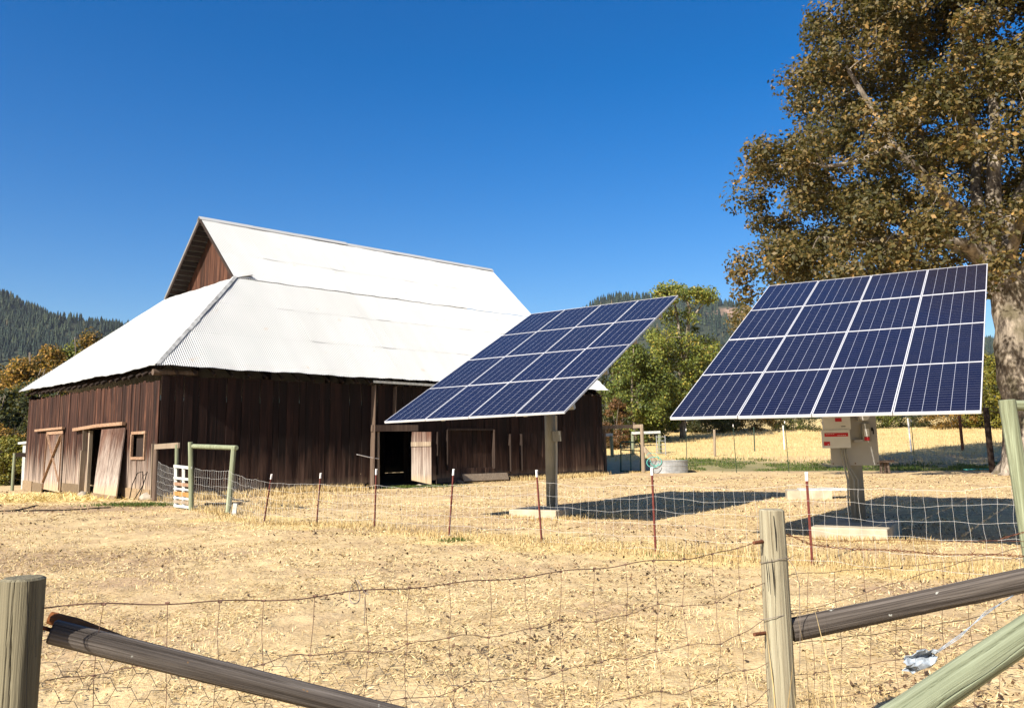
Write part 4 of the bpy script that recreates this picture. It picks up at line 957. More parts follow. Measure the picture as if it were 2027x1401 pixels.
logpost('post', g1-UP*.1, at(1210, 858, 55), .11, .10, M['green_post'], None, parent=fr5); logpost('post', at(1160, 905, 55)-UP*.4, at(1160, 860, 55), .11, .10, M['green_post'], None, parent=fr5)
mb = MB(); beam_at(mb, at(1158, 862, 55), at(1213, 860, 54.9), .12, .18); mb.build('rail', M['white_wood'], fr5)
g1 = at(1253, 903, 56); g1.z = tz(g1.x, 56); fr6 = empty('brace_frame', g1, 'pale square frame seen behind the tall grey post and the green gate', 'fence frame')
logpost('post', g1-UP*.1, at(1252, 857, 56), .11, .10, M['green_post'], None, parent=fr6); g2 = at(1307, 905, 56); g2.z = tz(g2.x, 56)
logpost('post', g2-UP*.1, at(1305, 855, 56), .12, .12, M['green_post'], None, parent=fr6); mb = MB(); beam_at(mb, at(1250, 857, 55.9), at(1307, 855, 55.9), .12, .16); mb.build('rail', M['white_wood'], fr6)
o_ = at(1300, 885, 55.5); mb = MB()
for k in range(5): mb.tube([o_+Vector((0, 0, -.35+k*.25)), o_+Vector((.0, .0, -.35+k*.25))+Vector((.35, -1.2, 0))], .02, 6)
for f in (0, 1): mb.tube([o_+Vector((.35*f, -1.2*f, -.75)), o_+Vector((.35*f, -1.2*f, .75))], .025, 6)
o = mb.build('tube_gate', M['galv'], None, org=(o_.x, o_.y, tz(o_.x, o_.y))); tag(o, 'narrow grey tube gate seen edge on at the pale square frame', 'gate')
ga, gb_ = gt(1229, 934), gt(1268, 934); yy = (ga.y+gb_.y)/2; gate2 = empty('tube_gate', ga, 'green steel tube gate with rounded corners right of the barn', 'gate')
def Gp(u_, v_): return at(u_, v_, yy)
mb = MB(); mb.tube([Gp(1229, 934), Gp(1229, 885), Gp(1228, 877), Gp(1231, 874), Gp(1250, 875), Gp(1263, 876), Gp(1266, 879), Gp(1268, 888), Gp(1268, 933)], .034, 8); mb.tube([Gp(1229, 932), Gp(1268, 932)], .03, 8); mb.build('gate_frame', M['gate_green'], gate2, True)
mb = MB(); mb.tube([Gp(1229, 890), Gp(1268, 892)], .028, 8); mb.tube([Gp(1248, 875), Gp(1249, 932)], .026, 8); mb.build('gate_bar', M['gate_green'], gate2, True)
g = gt(1190, 934); logpost('fence_post', g-UP*.1, at(1190, 891, g.y), .13, .11, m_wood('reddish_wood', (.14, .05, .03), (.3, .13, .08), (.45, .25, .17)), 'short reddish brown post at the right corner of the barn')
# stock tank
tk = gt(1330, 937); tank = empty('stock_tank', tk, 'round galvanised stock tank standing at the back fence', 'water tank')
wt = .95; ht = .62; mb = MB(); n = 40
prof = [(0, .03), (wt*.97, .03), (wt*.98, .0), (wt*.98, .14), (wt*1.0, .16), (wt*.98, .18), (wt*.985, .36), (wt*1.005, .38), (wt*.985, .40), (wt, ht-.03), (wt*1.03, ht-.02), (wt*1.03, ht), (wt*.97, ht), (wt*.96, .4)]
for i_, (r0, z) in enumerate(prof):
    for j in range(n): th = 2*math.pi*j/n; mb.v.append((tk.x+r0*math.cos(th), tk.y+.7+r0*.75*math.sin(th), tk.z+z))
for i_ in range(len(prof)-1):
    for j in range(n): j2 = (j+1) % n; mb.f.append((i_*n+j, i_*n+j2, (i_+1)*n+j2, (i_+1)*n+j)); mb.r.append(.5); mb.m.append(0)
mb.build('tank_wall', M['galv'], tank)
mb = MB(); mb.poly([(tk.x+wt*.95*math.cos(a), tk.y+.7+wt*.71*math.sin(a), tk.z+.42) for a in np.linspace(0, 2*math.pi, 32, endpoint=False)]); mb.build('water', m_plain('dark_water', (.02, .035, .03), .08), tank)
mb = MB(); ht_ = [at(1290+13*math.cos(a)+a*1.1, 916+9.5*math.sin(a)-a*.5, tk.y-.15+.03*a) for a in np.linspace(0, 9.5, 50)]; mb.tube(ht_, .02, 6, False); mb.tube([at(1277, 905, tk.y), at(1284, 896, tk.y), at(1296, 897, tk.y), at(1304, 905, tk.y), at(1303, 911, tk.y)], .012, 6, False); o = mb.build('garden_hose', M['hose'], None, True, org=tk); tag(o, 'teal garden hose looped over the edge of the stock tank', 'hose')
g = gt(1752, 936); mb = MB(); mb.rv = .3; mb.box(g+UP*.52, (.36, .05, 0), (-.03, .2, 0), (0, 0, .05)); 
for dx in (-.16, .02, .17): mb.tube([g+Vector((dx, 0, -.05)), g+Vector((dx*.9, .02, .49))], .075, 8)
o = mb.build('stump_stool', M['old'], None, org=g); tag(o, 'low wooden stump seat under the edge of the maple shade', 'stool')
mb = MB(); g = gt(1930, 931); mb.tube([g+Vector((-.5, .1, .04)), g+Vector((-.1, 0, .05)), g+Vector((.3, .1, .05)), g+Vector((.7, .05, .04))], .035, 6); o = mb.build('hose_piece', M['hose'], None, True, org=g); tag(o, 'short length of teal hose lying in the grass near the maple', 'hose')
# a cable lying before the barn end
mb = MB()
for row in ([(0, 1013), (60, 1012), (140, 1010), (230, 1004)], [(0, 1014), (40, 1010), (80, 1000)]):
    ps = [gt(u_, v_) for u_, v_ in row]; fine_ = []
    for a, b in zip(ps[:-1], ps[1:]):
        for q in range(8): p = a.lerp(b, q/8); p.z = float(gz(p.x, p.y))+.02; fine_.append(p)
    mb.tube(fine_, .018, 5, False)
o = mb.build('black_hose', M['dark'], None, org=gt(60, 1012)); tag(o, 'thin black hose lying on the dirt before the barn end', 'hose')
mb = MB(); mb.tube([B(-.3, 1.3, .02), B(-.25, 1.25, .5), B(-.2, 1.0, .85), B(-.15, .75, .9), B(-.12, .7, .5), B(-.3, .9, .05)], .016, 6, False); mb.tube([B(-.25, .7, .02), B(-.1, .5, .9)], .015, 6, False); o = mb.build('cable_coil', M['dark'], None, org=B(-.3, 1.0, 0)); tag(o, 'black cable looped up against the end wall near the corner', 'cable')
mb = MB(); mb.tube([B(7.2, -.3, 1.28), B(7.8, -.26, 1.16), B(8.26, -.2, 1.1)], .015, 6); o = mb.build('rope', M['tip'], None, org=B(7.8, -.3, 1.1)); tag(o, 'short pale rope tied to the pole beside the barn doorway', 'rope')
# fallen rails near the greenish frame
for k, (p0, p1, lb) in enumerate((((405, 1002), (480, 1000), 'dark thin pole lying in dry grass inside the greenish frame'),)):
    a, b = gt(*p0), gt(*p1); mb = MB(); mb.tube([a+UP*.05, b+UP*.06], .04, 8); o = mb.build('fallen_pole', M['dark_wood'], None, org=a); tag(o, lb, 'pole')
g = gt(456, 1018); mb = MB(); mb.rv = .1; mb.beam(g+Vector((.10, -.05, -.05)), g+Vector((.13, -.05, .26)), .07, .09); o = mb.build('stub_post', M['white_wood'], None, org=g); tag(o, 'short whitish stub standing at the foot of the leaning frame post', 'post')

# ---------------------------------------------------------------- grass, straw and litter
def view_pts(n, r0, r1, a0=-34, a1=34, pw=0):
    u = rng.uniform(0, 1, n); r_ = r0*(r1/r0)**u; a = np.radians(rng.uniform(a0, a1, n)); return r_*np.sin(a), r_*np.cos(a), r_
def flats(name, label, cat, x, y, ln, wd, mat, rnd, tilt=.25, lift=.004, bendy=0):
    n = len(x); a = rng.uniform(0, 2*np.pi, n); ti = rng.normal(0, tilt, n); z = gz(x, y)+.012*lattice(x, y, .16, 1)*0+lift+np.abs(np.sin(ti))*ln*.5
    d = np.stack([np.cos(a)*np.cos(ti), np.sin(a)*np.cos(ti), np.sin(ti)], -1); s = np.stack([-np.sin(a), np.cos(a), rng.normal(0, .35, n)], -1); c_ = np.stack([x, y, z], -1)
    l_ = (ln/2)[:, None]; w_ = (wd/2)[:, None]
    q = np.stack([c_-d*l_, c_+s*w_, c_+d*l_, c_-s*w_], 1)
    o = fast(name, q.reshape(-1, 3), 4, mat, rnd); tag(o, label, cat, kind='stuff'); return o
x, y, r_ = view_pts(280000, 1.8, 40); k = (1.2*lattice(x, y, .9, 41)+.8*lattice(x, y, .2, 42)+.8*rng.uniform(-1, 1, len(x))) > -.25
k &= ~((x-BX)*E1.x+(y-BY)*E1.y > -.1) | ~((x-BX)*E2.x+(y-BY)*E2.y > -.1)
x, y, r_ = x[k], y[k], r_[k]; n = len(x)
flats('straw_litter', 'trampled straw bits scattered over the pasture', 'straw', x, y, rng.uniform(.02, .065, n)*(1+r_/30), rng.uniform(.0025, .006, n)*(1+r_/7), M['straw'], np.clip(rng.beta(2, 1.6, n)+.25*lattice(x, y, .9, 43), 0, 1))
x, y, r_ = view_pts(34000, 2.2, 42); k = (1.4*lattice(x, y, 1.7, 51)+1.1*lattice(x, y, .3, 52)+.7*rng.uniform(-1, 1, len(x))) > .55
k &= ~((x-BX)*E1.x+(y-BY)*E1.y > -.1) | ~((x-BX)*E2.x+(y-BY)*E2.y > -.1)
x, y, r_ = x[k], y[k], r_[k]; n = len(x)
flats('leaf_litter', 'small dark fallen leaves and crumbs on the pasture', 'leaf litter', x, y, rng.uniform(.010, .042, n)*(1+r_/22), rng.uniform(.008, .028, n)*(1+r_/22), M['litter'], rng.beta(1.3, 1.8, n), .5, .008)
def blades(name, label, x, y, h, wd, mat, rnd, lean=.35, cat='grass'):
    n = len(x); a = rng.uniform(0, 2*np.pi, n); z = gz(x, y)-.01; ln = np.abs(rng.normal(0, lean, n))
    b = np.stack([x, y, z], -1); s = np.stack([np.cos(a), np.sin(a), np.zeros(n)], -1)*(wd/2)[:, None]; a2 = rng.uniform(0, 2*np.pi, n)
    ld = np.stack([np.cos(a2), np.sin(a2), np.zeros(n)], -1); m1 = b+np.stack([np.zeros(n)]*2+[h*.6], -1)+ld*(h*ln*.35)[:, None]; tp_ = b+np.stack([np.zeros(n)]*2+[h*(1-.15*ln)], -1)+ld*(h*ln)[:, None]
    q = np.stack([b-s, b+s, m1+s*.7, b-s, m1+s*.7, m1-s*.7, m1-s*.7, m1+s*.7, tp_], 1); o = fast(name, q.reshape(-1, 3), 3, mat, np.repeat(rnd, 3)); tag(o, label, cat, kind='stuff'); return o
# dry grass: along the stakes, the barn, the pads, the frames, and over the back field
xs, ys, hs_ = [], [], []
def strip(a, b, n, wid, h):
    f = rng.uniform(0, 1, n); xs.append(a[0]+(b[0]-a[0])*f+rng.normal(0, wid, n)); ys.append(a[1]+(b[1]-a[1])*f+rng.normal(0, wid, n)); hs_.append(rng.uniform(.4, 1, n)*h)
pp = [(gD.x, gD.y)]+[(g.x, g.y) for g, _ in TP]+[(pb_.x, 9.0)]
for a, b in zip(pp[:-1], pp[1:]): strip(a, b, 900, .26, .10)
strip((TP[5][0].x, TP[5][0].y), (TP[6][0].x+2, TP[6][0].y-.8), 1500, .35, .15)
strip((BX+.5, BY-.3), (BX+5.5, BY+4.8), 2600, .25, .32); strip((gD.x+.5, gD.y+.3), (BX+4.5, BY+1.5), 1800, .6, .16); strip((BX+11, BY+10.5), (BX+15.3, BY+14.8), 1500, .25, .28); strip((gC.x+.3, gC.y), (gD.x, gD.y), 500, .2, .2)
for c_, m_ in (((.55, 18.0), 500), ((5.3, 13.1), 600), ((1.6, 18.3), 200), ((gw.x, gw.y), 300), ((8.5, 44.6), 600)): strip((c_[0]-.8, c_[1]+.3), (c_[0]+.8, c_[1]-.3), m_, .1, .13)
x, y = np.concatenate(xs), np.concatenate(ys); n = len(x); r_ = np.hypot(x, y)
blades('dry_grass', 'golden dry grass tufts along fences and walls', x, y, np.concatenate(hs_), .004*(1+r_/7), M['drygrass'], rng.beta(2, 1.5, n), .45)
x = rng.uniform(1, 62, 50000); y = rng.uniform(46, 92, 50000); k = (lattice(x, y, 2.5, 61)+rng.uniform(-1, 1, len(x))) > -.6; x, y = x[k], y[k]; yl = 46.5-(x-9)*.35+4
k = y > yl; x, y = x[k], y[k]; n = len(x); blades('field_grass', 'tall pale dry grass of the back pasture', x, y, rng.uniform(.06, .24, n), np.full(n, .035), M['drygrass'], np.clip(rng.beta(3, 1.6, n)+.2*lattice(x, y, 5, 62), 0, 1), .5)
xs = []; ys = []
x = rng.uniform(6, 34, 130000); y = rng.uniform(34, 56, 130000); g_ = m_green(x, y)*.95*(lattice(x, y, 1.3, 71) > -.3); k = rng.uniform(0, 1, len(x)) < g_; xs.append(x[k]); ys.append(y[k])
for cx_, cy_, rx, ry, n in ((-10.8, 25.0, 1.0, .4, 1500), (-3.9, 33.0, 1.4, .4, 1500), (-1.0, 14.3, .25, .15, 200), (-2.5, 39, 1.2, .4, 600), (2.4, 12.0, .5, .25, 120)):
    x = cx_+rng.normal(0, rx/1.7, n); y = cy_+rng.normal(0, ry/1.7, n); xs.append(x); ys.append(y)
x, y = np.concatenate(xs), np.concatenate(ys); n = len(x); r_ = np.hypot(x, y); blades('green_grass', 'green grass strip along the back fence and small tufts near the barn', x, y, rng.uniform(.04, .13, n)*(.5+r_/60), .006*(1+r_/9), M['grass'], rng.beta(2, 2, n), .5)
x, y, r_ = view_pts(110000, 2.0, 30); k = (1.3*lattice(x, y, 1.3, 81)+.9*lattice(x, y, .35, 82)+.5*rng.uniform(-1, 1, len(x))) > .35
k &= ~((x-BX)*E1.x+(y-BY)*E1.y > -.1) | ~((x-BX)*E2.x+(y-BY)*E2.y > -.1)
x, y, r_ = x[k], y[k], r_[k]; n = len(x)
blades('dry_stubble', 'short matted stubble of grazed dry grass in uneven patches', x, y, rng.uniform(.012, .045, n)*(1+r_/25), .003*(1+r_/6), M['straw'], np.clip(rng.beta(2, 1.8, n)+.3*lattice(x, y, .8, 83), 0, 1), .9)
# tall stalks by the right post
x = rng.normal(at(1590, 1380, 3.95).x, .10, 130); y = rng.normal(3.9, .10, 130); n = len(x); h_ = rng.uniform(.15, .5, n); h_[:16] = rng.uniform(.55, .95, 16)
blades('tall_stalks', 'tall dry straw stalks at the foot of the pale greenish post', x, y, h_, np.full(n, .007), M['drygrass'], rng.beta(3, 2, n), .16)
x = rng.normal(at(2000, 1390, 3.7).x, .35, 260); y = rng.normal(3.9, .2, 260); blades('dry_grass', 'dry grass at the foot of the fence in the lower right corner', x, y, rng.uniform(.08, .3, 260), np.full(260, .006), M['drygrass'], rng.beta(2, 2, 260), .3)
# straw spread before the barn end
n = 14000; x = rng.normal(-16.5, 2.7, n); y = rng.normal(29.6, 1.3, n); k = ((x-BX)*E1.x+(y-BY)*E1.y < -.15); x, y = x[k], y[k]; n = len(x)
flats('loose_straw', 'bright yellow straw spread before the barn end wall', 'straw', x, y, rng.uniform(.1, .3, n), rng.uniform(.015, .03, n), M['yellow_straw'], rng.beta(3, 1.3, n), .3, .02)

# ---------------------------------------------------------------- trees
def leaves(centers, radii, per, size, flat=.8, shade=None, droop=0.0, rs=None, colbias=None):
    rs = rs or rng; C_ = np.repeat(centers, per, 0); Rr = np.repeat(radii, per); n = len(C_)
    d = rs.normal(0, 1, (n, 3)); d /= np.linalg.norm(d, axis=1)[:, None]; rad_ = Rr*rs.uniform(0, 1, n)**(1/2.2)
    p = C_+d*rad_[:, None]*np.array([1, 1, flat]); p[:, 2] -= droop*rs.uniform(0, 1, n)*Rr
    nrm_ = d*.6+rs.normal(0, .6, (n, 3))+np.array([-.15, -.2, .5]); nrm_ /= np.linalg.norm(nrm_, axis=1)[:, None]
    a = np.cross(nrm_, rs.normal(0, 1, (n, 3))); a /= np.linalg.norm(a, axis=1)[:, None]; b = np.cross(nrm_, a); s = (size*rs.uniform(.55, 1.2, n))[:, None]/2
    fold = nrm_*s*rs.uniform(-.3, .5, (n, 1))
    q = np.stack([p-a*s, p-b*s*.62+fold, p+a*s, p+b*s*.62+fold], 1)
    cb = np.repeat(colbias if colbias is not None else rs.uniform(-.12, .12, len(centers)), per)
    return q.reshape(-1, 3), np.clip(rs.beta(1.9, 2.6, n)+cb, 0, 1)
def smooth_path(pts, k=4):
    out = []; n = len(pts)
    for i_ in range(n-1):
        p0, p1, p2, p3 = pts[max(i_-1, 0)], pts[i_], pts[i_+1], pts[min(i_+2, n-1)]
        for q in range(k):
            t_ = q/k; out.append(.5*((2*p1)+(p2-p0)*t_+(2*p0-5*p1+4*p2-p3)*t_*t_+(3*p1-p0-3*p2+p3)*t_**3))
    return out+[pts[-1]]
def tree(name, label, base, limbs, centers, radii, per, size, leafm, barkm, group=None, twig=True, flat=.8, droop=0, colbias=None, wob=.04, cat='tree', twr=.03):
    rt = empty(name, base, label, cat, group); mb = MB(); nodes = []
    for pts, r0, r1 in limbs:
        ps = smooth_path([Vector(p) for p in pts]); k = len(ps)
        ps = [p+Vector((random.uniform(-1, 1), random.uniform(-1, 1), random.uniform(-.5, .5)))*(r1*.25 if 0 < i_ < k-1 else 0) for i_, p in enumerate(ps)]
        rr = [r0+(r1-r0)*(i_/(k-1))**.8 for i_ in range(k)]; mb.tube(ps, rr, 12 if r0 > .3 else 8, True, wob)
        for i_, p in enumerate(ps):
            if i_ > k*.25: nodes.append((p, rr[i_]))
    if twig:
        NP = np.array([tuple(p) for p, _ in nodes]); extra = []
        for c_ in sorted(centers.tolist(), key=lambda c_: min(((NP-np.array(c_))**2).sum(1))):
            d2 = ((NP-np.array(c_))**2).sum(1)+np.maximum(0, NP[:, 2]-c_[2])**2*.6; i_ = int(d2.argmin()); a = Vector(NP[i_]); c2 = Vector(c_); r0 = min(nodes[i_][1]*.6, twr*2.4) if i_ < len(nodes) else twr
            mid_ = a.lerp(c2, .5)+Vector((random.uniform(-1, 1), random.uniform(-1, 1), random.uniform(-.2, .8)))*(c2-a).length*.13
            rr = max(min(.012*(c2-a).length+.012, r0), .012)
            mb.tube([a, a.lerp(mid_, .5)+Vector((0, 0, .05)), mid_, c2], [rr*1.5, rr*1.2, rr, rr*.4], 5, False)
            new = [(mid_, rr), (c2, rr*.5)]; nodes += new; NP = np.vstack([NP, [tuple(mid_)], [tuple(c2)]])
            for _ in range(3): e = c2+Vector((random.gauss(0, 1), random.gauss(0, 1), random.gauss(0, .7)))*.55*twr/.03; mb.tube([c2.lerp(a, .1), e], [rr*.5, rr*.15], 3, False)
    mb.build('trunk', barkm, rt, True); q, rn = leaves(centers, radii, per, size, flat, droop=droop, colbias=colbias)
    fast('crown', q, 4, leafm, rn, parent=rt, org=tuple(base)); return rt

# the big maple on the right
TX, TY = 21.1, 35.0; tb = Vector((TX, TY, 0))
def tp_(u_, v_, dy=0): return at(u_, v_, TY+dy)
prof_px = [(1700, -20), (1620, 20), (1585, 60), (1560, 110), (1545, 180), (1505, 250), (1458, 330), (1455, 400), (1490, 440), (1462, 500), (1425, 560), (1412, 600), (1425, 625)]
pz = np.array([tp_(*p).z for p in prof_px]); pxr = np.array([TX-tp_(*p).x for p in prof_px]); o_s = np.argsort(pz); pz = pz[o_s]; pxr = pxr[o_s]
pz = np.append(pz, [21.5, 24.5]); pxr = np.append(pxr, [6.5, 2.0])
rs = np.random.default_rng(77); cs = []; rd_ = []
while len(cs) < 900:
    z = rs.uniform(6.0, 24.5); Rm = float(np.interp(z, pz, pxr))-.25+(.15 if z > 15 else 0); a = rs.uniform(0, 2*np.pi); f = rs.uniform(0, 1)**.42
    ex = Rm if math.cos(a) < 0 else min(Rm, 8.5); x = TX+math.cos(a)*ex*f; y = TY+math.sin(a)*min(Rm, 9.0)*f
    if f < .30: continue
    zb_ = 7.2+.9*math.sin(x*1.1)+.5*math.sin(x*2.7+y)                       # ragged underside
    if x > 18 : zb_ += 1.2
    if x < 13: zb_ -= 1.3
    if z < zb_: continue
    if y < TY and (x-19.6)**2/3.2+(z-13.0)**2/5.5 < 1: continue             # open middle where the limbs show
    if y < TY-1 and (x-17.0)**2/2+(z-10.2)**2/.9 < 1: continue
    if any((x-c_[0])**2+(y-c_[1])**2+(z-c_[2])**2 < .55 for c_ in cs[-260:]): continue
    cs.append((x, y, z)); rd_.append(rs.uniform(.65, 1.15))
cs = np.array(cs); rd_ = np.array(rd_)
lim = [([(TX, TY, -.2), (TX-.05, TY, 2.5), (TX-.3, TY, 5.2), (TX-.55, TY, 8.0), (TX-.9, TY, 9.4)], 1.12, .62),
       ([(TX-.9, TY, 8.6), tp_(1968, 440), tp_(1966, 360), tp_(1972, 270), tp_(1962, 180, .4), tp_(1956, 90, .6), tp_(1960, -60, 1)], .42, .10),
       ([(TX-1.0, TY, 8.4), tp_(1925, 445, -.6), tp_(1870, 395, -1), tp_(1820, 340, -1.5), tp_(1770, 290, -2), tp_(1730, 220, -2), tp_(1680, 140, -2)], .38, .08),
       ([tp_(1870, 400, -1), tp_(1830, 310, 0), tp_(1815, 240, 1), tp_(1800, 170, 2), tp_(1740, 80, 2)], .24, .08),
       ([(TX-1.0, TY, 8.0), tp_(1920, 490, -1), tp_(1860, 478, -2), tp_(1800, 470, -3), tp_(1700, 480, -3.5), tp_(1620, 470, -3.5)], .34, .07),
       ([tp_(1800, 470, -3), tp_(1720, 520, -4), tp_(1640, 560, -4)], .2, .05),
       ([tp_(1770, 290, -2), tp_(1700, 320, -3), tp_(1630, 330, -3)], .2, .05),
       ([tp_(1935, 410, 0), tp_(1930, 350, 1), tp_(1938, 280, 2), tp_(1900, 180, 3), tp_(1880, 60, 4)], .26, .08),
       ([(TX-.5, TY, 8.6), tp_(2015, 400), tp_(2060, 330), tp_(2120, 220, 1), tp_(2160, 60, 1)], .38, .1),
       ([(TX-.3, TY, 8.0), (TX+2, TY-1, 9.6), (TX+4.5, TY-2.5, 11), (TX+7, TY-3, 12.5)], .36, .08),
       ([(TX-.4, TY+.3, 8.2), (TX-1.5, TY+3, 10.5), (TX-4, TY+6, 13), (TX-5, TY+7.5, 15)], .36, .08),
       ([(TX, TY+.3, 8.2), (TX+2, TY+4, 11), (TX+3, TY+7, 14)], .32, .08),
       ([(TX-.5, TY-.4, 8.8), (TX-1.0, TY-3, 11), (TX-1.5, TY-5.5, 13.5), (TX-2, TY-7, 17)], .26, .06)]
# root flare
for a in np.linspace(0, 2*math.pi, 9)[:-1]: lim.append(([(TX+math.cos(a)*1.55, TY+math.sin(a)*1.45, -.25), (TX+math.cos(a)*1.15, TY+math.sin(a)*1.1, .45), (TX+math.cos(a)*.75, TY+math.sin(a)*.75, 2.2)], .30, .30))
tree('maple_tree', 'huge old maple with rough pale trunk and brown green leaves at the right edge', tb, lim, cs, rd_, 265, .21, M['maple'], M['bark'], wob=.05, colbias=rs.uniform(-.16, .16, len(cs)), droop=.3)

def bush(name, label, p, w_, h_, dpt, leafm, ncl, per, size, trunk_r=.12, seed=0, cz=.0, group=None, cat='tree', topf=.35, barkm=None, stems=3, rcl=None):
    r2 = np.random.default_rng(seed); cs = []; p = Vector(p)
    while len(cs) < ncl:
        z = r2.uniform(cz, 1); Rm = math.sin(math.pi*min(1, (z*(1-topf)+topf*z*z)*.86+.14))**.55; a = r2.uniform(0, 6.283); f = r2.uniform(0, 1)**.45
        cs.append((p.x+math.cos(a)*Rm*f*w_/2, p.y+math.sin(a)*Rm*f*dpt/2, p.z+z*h_*(1-.10*f)))
    cs = np.array(cs); rd_ = r2.uniform(.7, 1.2, ncl)*(rcl if rcl else max(w_, h_)*.10)
    limbs = []
    for k in range(stems):
        a = r2.uniform(0, 6.28); q = .28 if stems > 1 else .03
        limbs.append(([p+Vector((q*w_*.2*math.cos(a), q*w_*.2*math.sin(a), -.2)), p+Vector((q*w_*.5*math.cos(a), q*w_*.5*math.sin(a), h_*.45)), p+Vector((q*w_*.9*math.cos(a+.4), q*w_*.9*math.sin(a+.4), h_*.92))], trunk_r, trunk_r*.2))
    return tree(name, label, p, limbs, cs, rd_, per, size, leafm, barkm or M['trunk'], group, True, .8, cat=cat, twr=.03, colbias=r2.uniform(-.15, .15, ncl))
def gp_at(u_, y_): p = at(u_, 870, y_); return Vector((p.x, y_, tz(p.x, y_)))
# middle trees right of the barn
p = gp_at(1352, 74); r2 = np.random.default_rng(5)
def T2(u_, v_, dy=0): return at(u_, v_, 74+dy)
cl = []
for (u0, v0, su, sv, k) in ((1350, 578, 46, 11, 30), (1318, 590, 18, 10, 8), (1385, 585, 22, 10, 14), (1405, 590, 10, 8, 5), (1345, 630, 30, 22, 14), (1310, 690, 30, 24, 26), (1365, 700, 38, 34, 36), (1345, 770, 55, 45, 70), (1400, 690, 16, 18, 10), (1295, 665, 14, 10, 8)):
    for _ in range(k):
        c_ = T2(u0+np.clip(r2.normal(0, su*.6), -su, su), v0+np.clip(r2.normal(0, sv*.6), -sv, sv), r2.normal(0, 1.6)); cl.append(tuple(c_))
cl = np.array(cl); limbs = [([p-UP*.2, T2(1352, 790), T2(1358, 700), T2(1362, 650), T2(1364, 610), T2(1352, 580)], .32, .08), ([T2(1356, 740), T2(1345, 670), T2(1340, 620), T2(1330, 590)], .2, .06), ([T2(1362, 640), T2(1385, 610), T2(1400, 590)], .12, .04)]
tree('cottonwood_tree', 'tall open tree with pale stems behind the gap between the arrays', p, limbs, cl, r2.uniform(.5, .95, len(cl)), 80, .26, M['leaf_g'], M['bark'], wob=.03, colbias=r2.uniform(-.05, .25, len(cl)))
bush('bushy_tree', 'bushy yellow green tree just right of the barn roof corner', gp_at(1262, 68), 5.2, 8.0, 5, M['leaf_g'], 120, 120, .24, .18, 21)
bush('bushy_tree', 'dense green tree between the barn and the tall open tree, lower and fuller', gp_at(1300, 72), 4.6, 6.6, 4.5, M['leaf_g'], 80, 110, .24, .16, 22)
bush('dark_tree', 'dark shaded tree behind the bushy tree near the barn end', gp_at(1240, 82), 7, 9, 5, M['leaf_d'], 90, 110, .3, .2, 23)
bush('dark_tree', 'dark tree behind the tall open tree, under the left edge of the right array', gp_at(1385, 86), 9, 8.5, 5, M['leaf_d'], 100, 110, .3, .2, 24)
bush('red_shrub', 'reddish brown shrub low at the right end of the barn', gp_at(1222, 62), 2.6, 3.6, 2.4, M['leaf_r'], 50, 100, .16, .05, 25, cat='shrub')
bush('dark_shrub', 'dark green shrub right behind the end corner of the barn', gp_at(1196, 64), 2.6, 3.2, 2.2, M['leaf_d'], 40, 100, .18, .05, 26, cat='shrub')
bush('yellow_tree', 'yellow green tree left of the maple trunk under the array edge', gp_at(1948, 84), 8, 7.6, 6, M['leaf_y'], 110, 110, .26, .2, 27)
bush('yellow_tree', 'yellow green tree behind the maple trunk at the right edge', gp_at(2040, 80), 9, 8, 6, M['leaf_y'], 100, 110, .26, .2, 28)
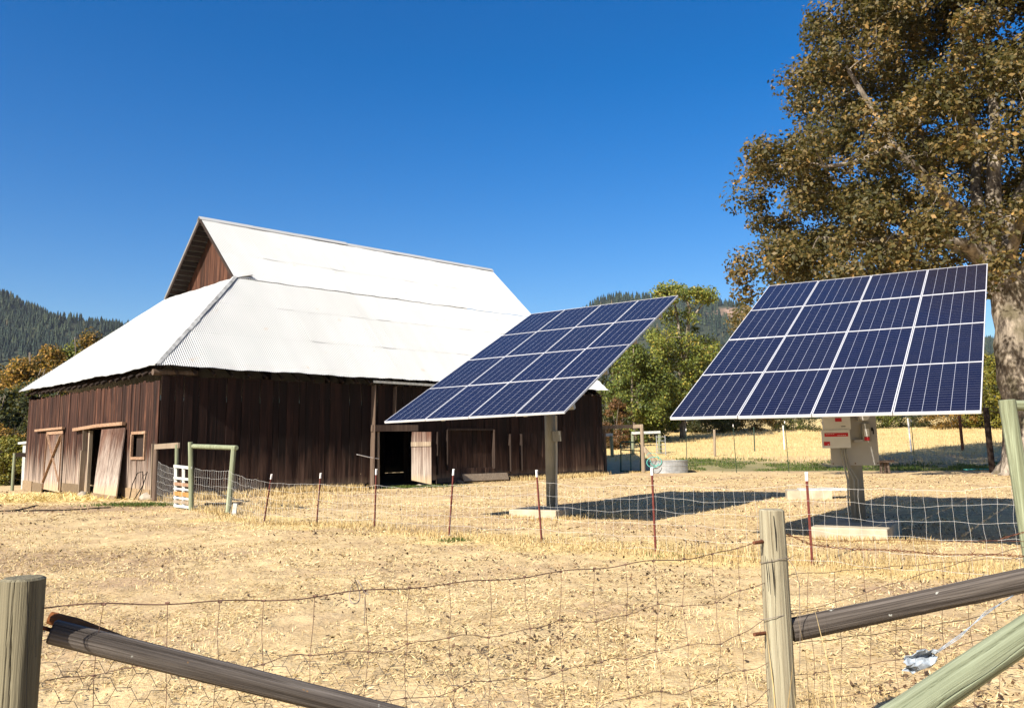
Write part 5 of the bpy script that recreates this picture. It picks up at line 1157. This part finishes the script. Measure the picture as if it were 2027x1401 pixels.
# bramble hedge along the far side of the pasture
u_ = 1205; k = 0; mats = ['leaf_d', 'leaf_g', 'leaf_d', 'leaf_o', 'leaf_g']
where = ['behind the pale frames', 'left of the white pasture post', 'right of the white pasture post', 'under the right array', 'left of the inverter boxes', 'behind the inverter boxes', 'right of the inverter boxes', 'beyond the green stake', 'beyond the rusty post', 'beyond the thick dark post', 'at the maple trunk']
for lb in where:
    bush('bramble_hedge', 'tangled bramble bush at the far pasture edge, '+lb, gp_at(u_+38, 86+3*math.sin(k*2.1)), 6.2, 2.6+.7*math.sin(k*1.7), 4, M[mats[k % 5]], 70, 90, .17, .04, 40+k, cat='bush', group='bramble bushes along the far edge of the pasture', rcl=.55)
    u_ += 80; k += 1
# autumn shrubs behind the left end of the barn
spec = [(-45, 56, 8, 7.6, 'leaf_o', 'orange brown tree leaving the photo at the far left'), (28, 54, 6, 7.4, 'leaf_o', 'rusty orange tree second from the left behind the barn'), (85, 58, 6, 8.9, 'leaf_o', 'taller orange tree behind the sloping left roof edge'), (132, 60, 6, 9.2, 'leaf_g', 'olive green tree just left of the golden tree top'),
        (172, 60, 5, 10.3, 'leaf_o', 'golden tree top closest to the sloping left roof edge'), (5, 49, 5, 5.2, 'leaf_d', 'dark green tree in front of the orange ones at the far left'), (60, 50, 5, 5.6, 'leaf_d', 'dark shaded tree beside the far left barn corner'), (-60, 46, 5, 5, 'leaf_d', 'dark tree standing past the left edge of the photo'), (20, 43, 4, 2.3, 'leaf_y', 'low yellow green shrub at the far left barn corner'), (70, 45, 3, 3.5, 'leaf_d', 'dark low shrub hidden behind the barn corner'), (-20, 44, 4, 3, 'leaf_o', 'low orange shrub at the left edge of the photo')]
for k, (u_, y_, w_, h_, mt, lb) in enumerate(spec):
    g = at(u_, 900, y_); bush('autumn_tree' if h_ > 4 else 'shrub', lb, Vector((g.x, y_, 0)), w_, h_, w_*.8, M[mt], int(26*w_), 110, .22 if h_ > 4 else .15, .12, 60+k, cat='tree' if h_ > 4 else 'shrub', rcl=.75 if h_ > 4 else .45)

# ---------------------------------------------------------------- haze
hz = MB(); hz.box((0, 1500, 255), (4400, 0, 0), (0, 4400, 0), (0, 0, 265)); hm = bpy.data.materials.new('haze'); hm.use_nodes = True
nt = hm.node_tree; nt.nodes.remove(nt.nodes['Principled BSDF']); pv = nt.nodes.new('ShaderNodeVolumePrincipled'); pv.inputs['Color'].default_value = (.80, .88, 1, 1); pv.inputs['Density'].default_value = .00003; pv.inputs['Anisotropy'].default_value = .2
nt.links.new(pv.outputs[0], nt.nodes['Material Output'].inputs['Volume']); hz.box
o = hz.build('haze', hm, None); tag(o, 'thin blue haze over the valley', 'haze', kind='stuff')
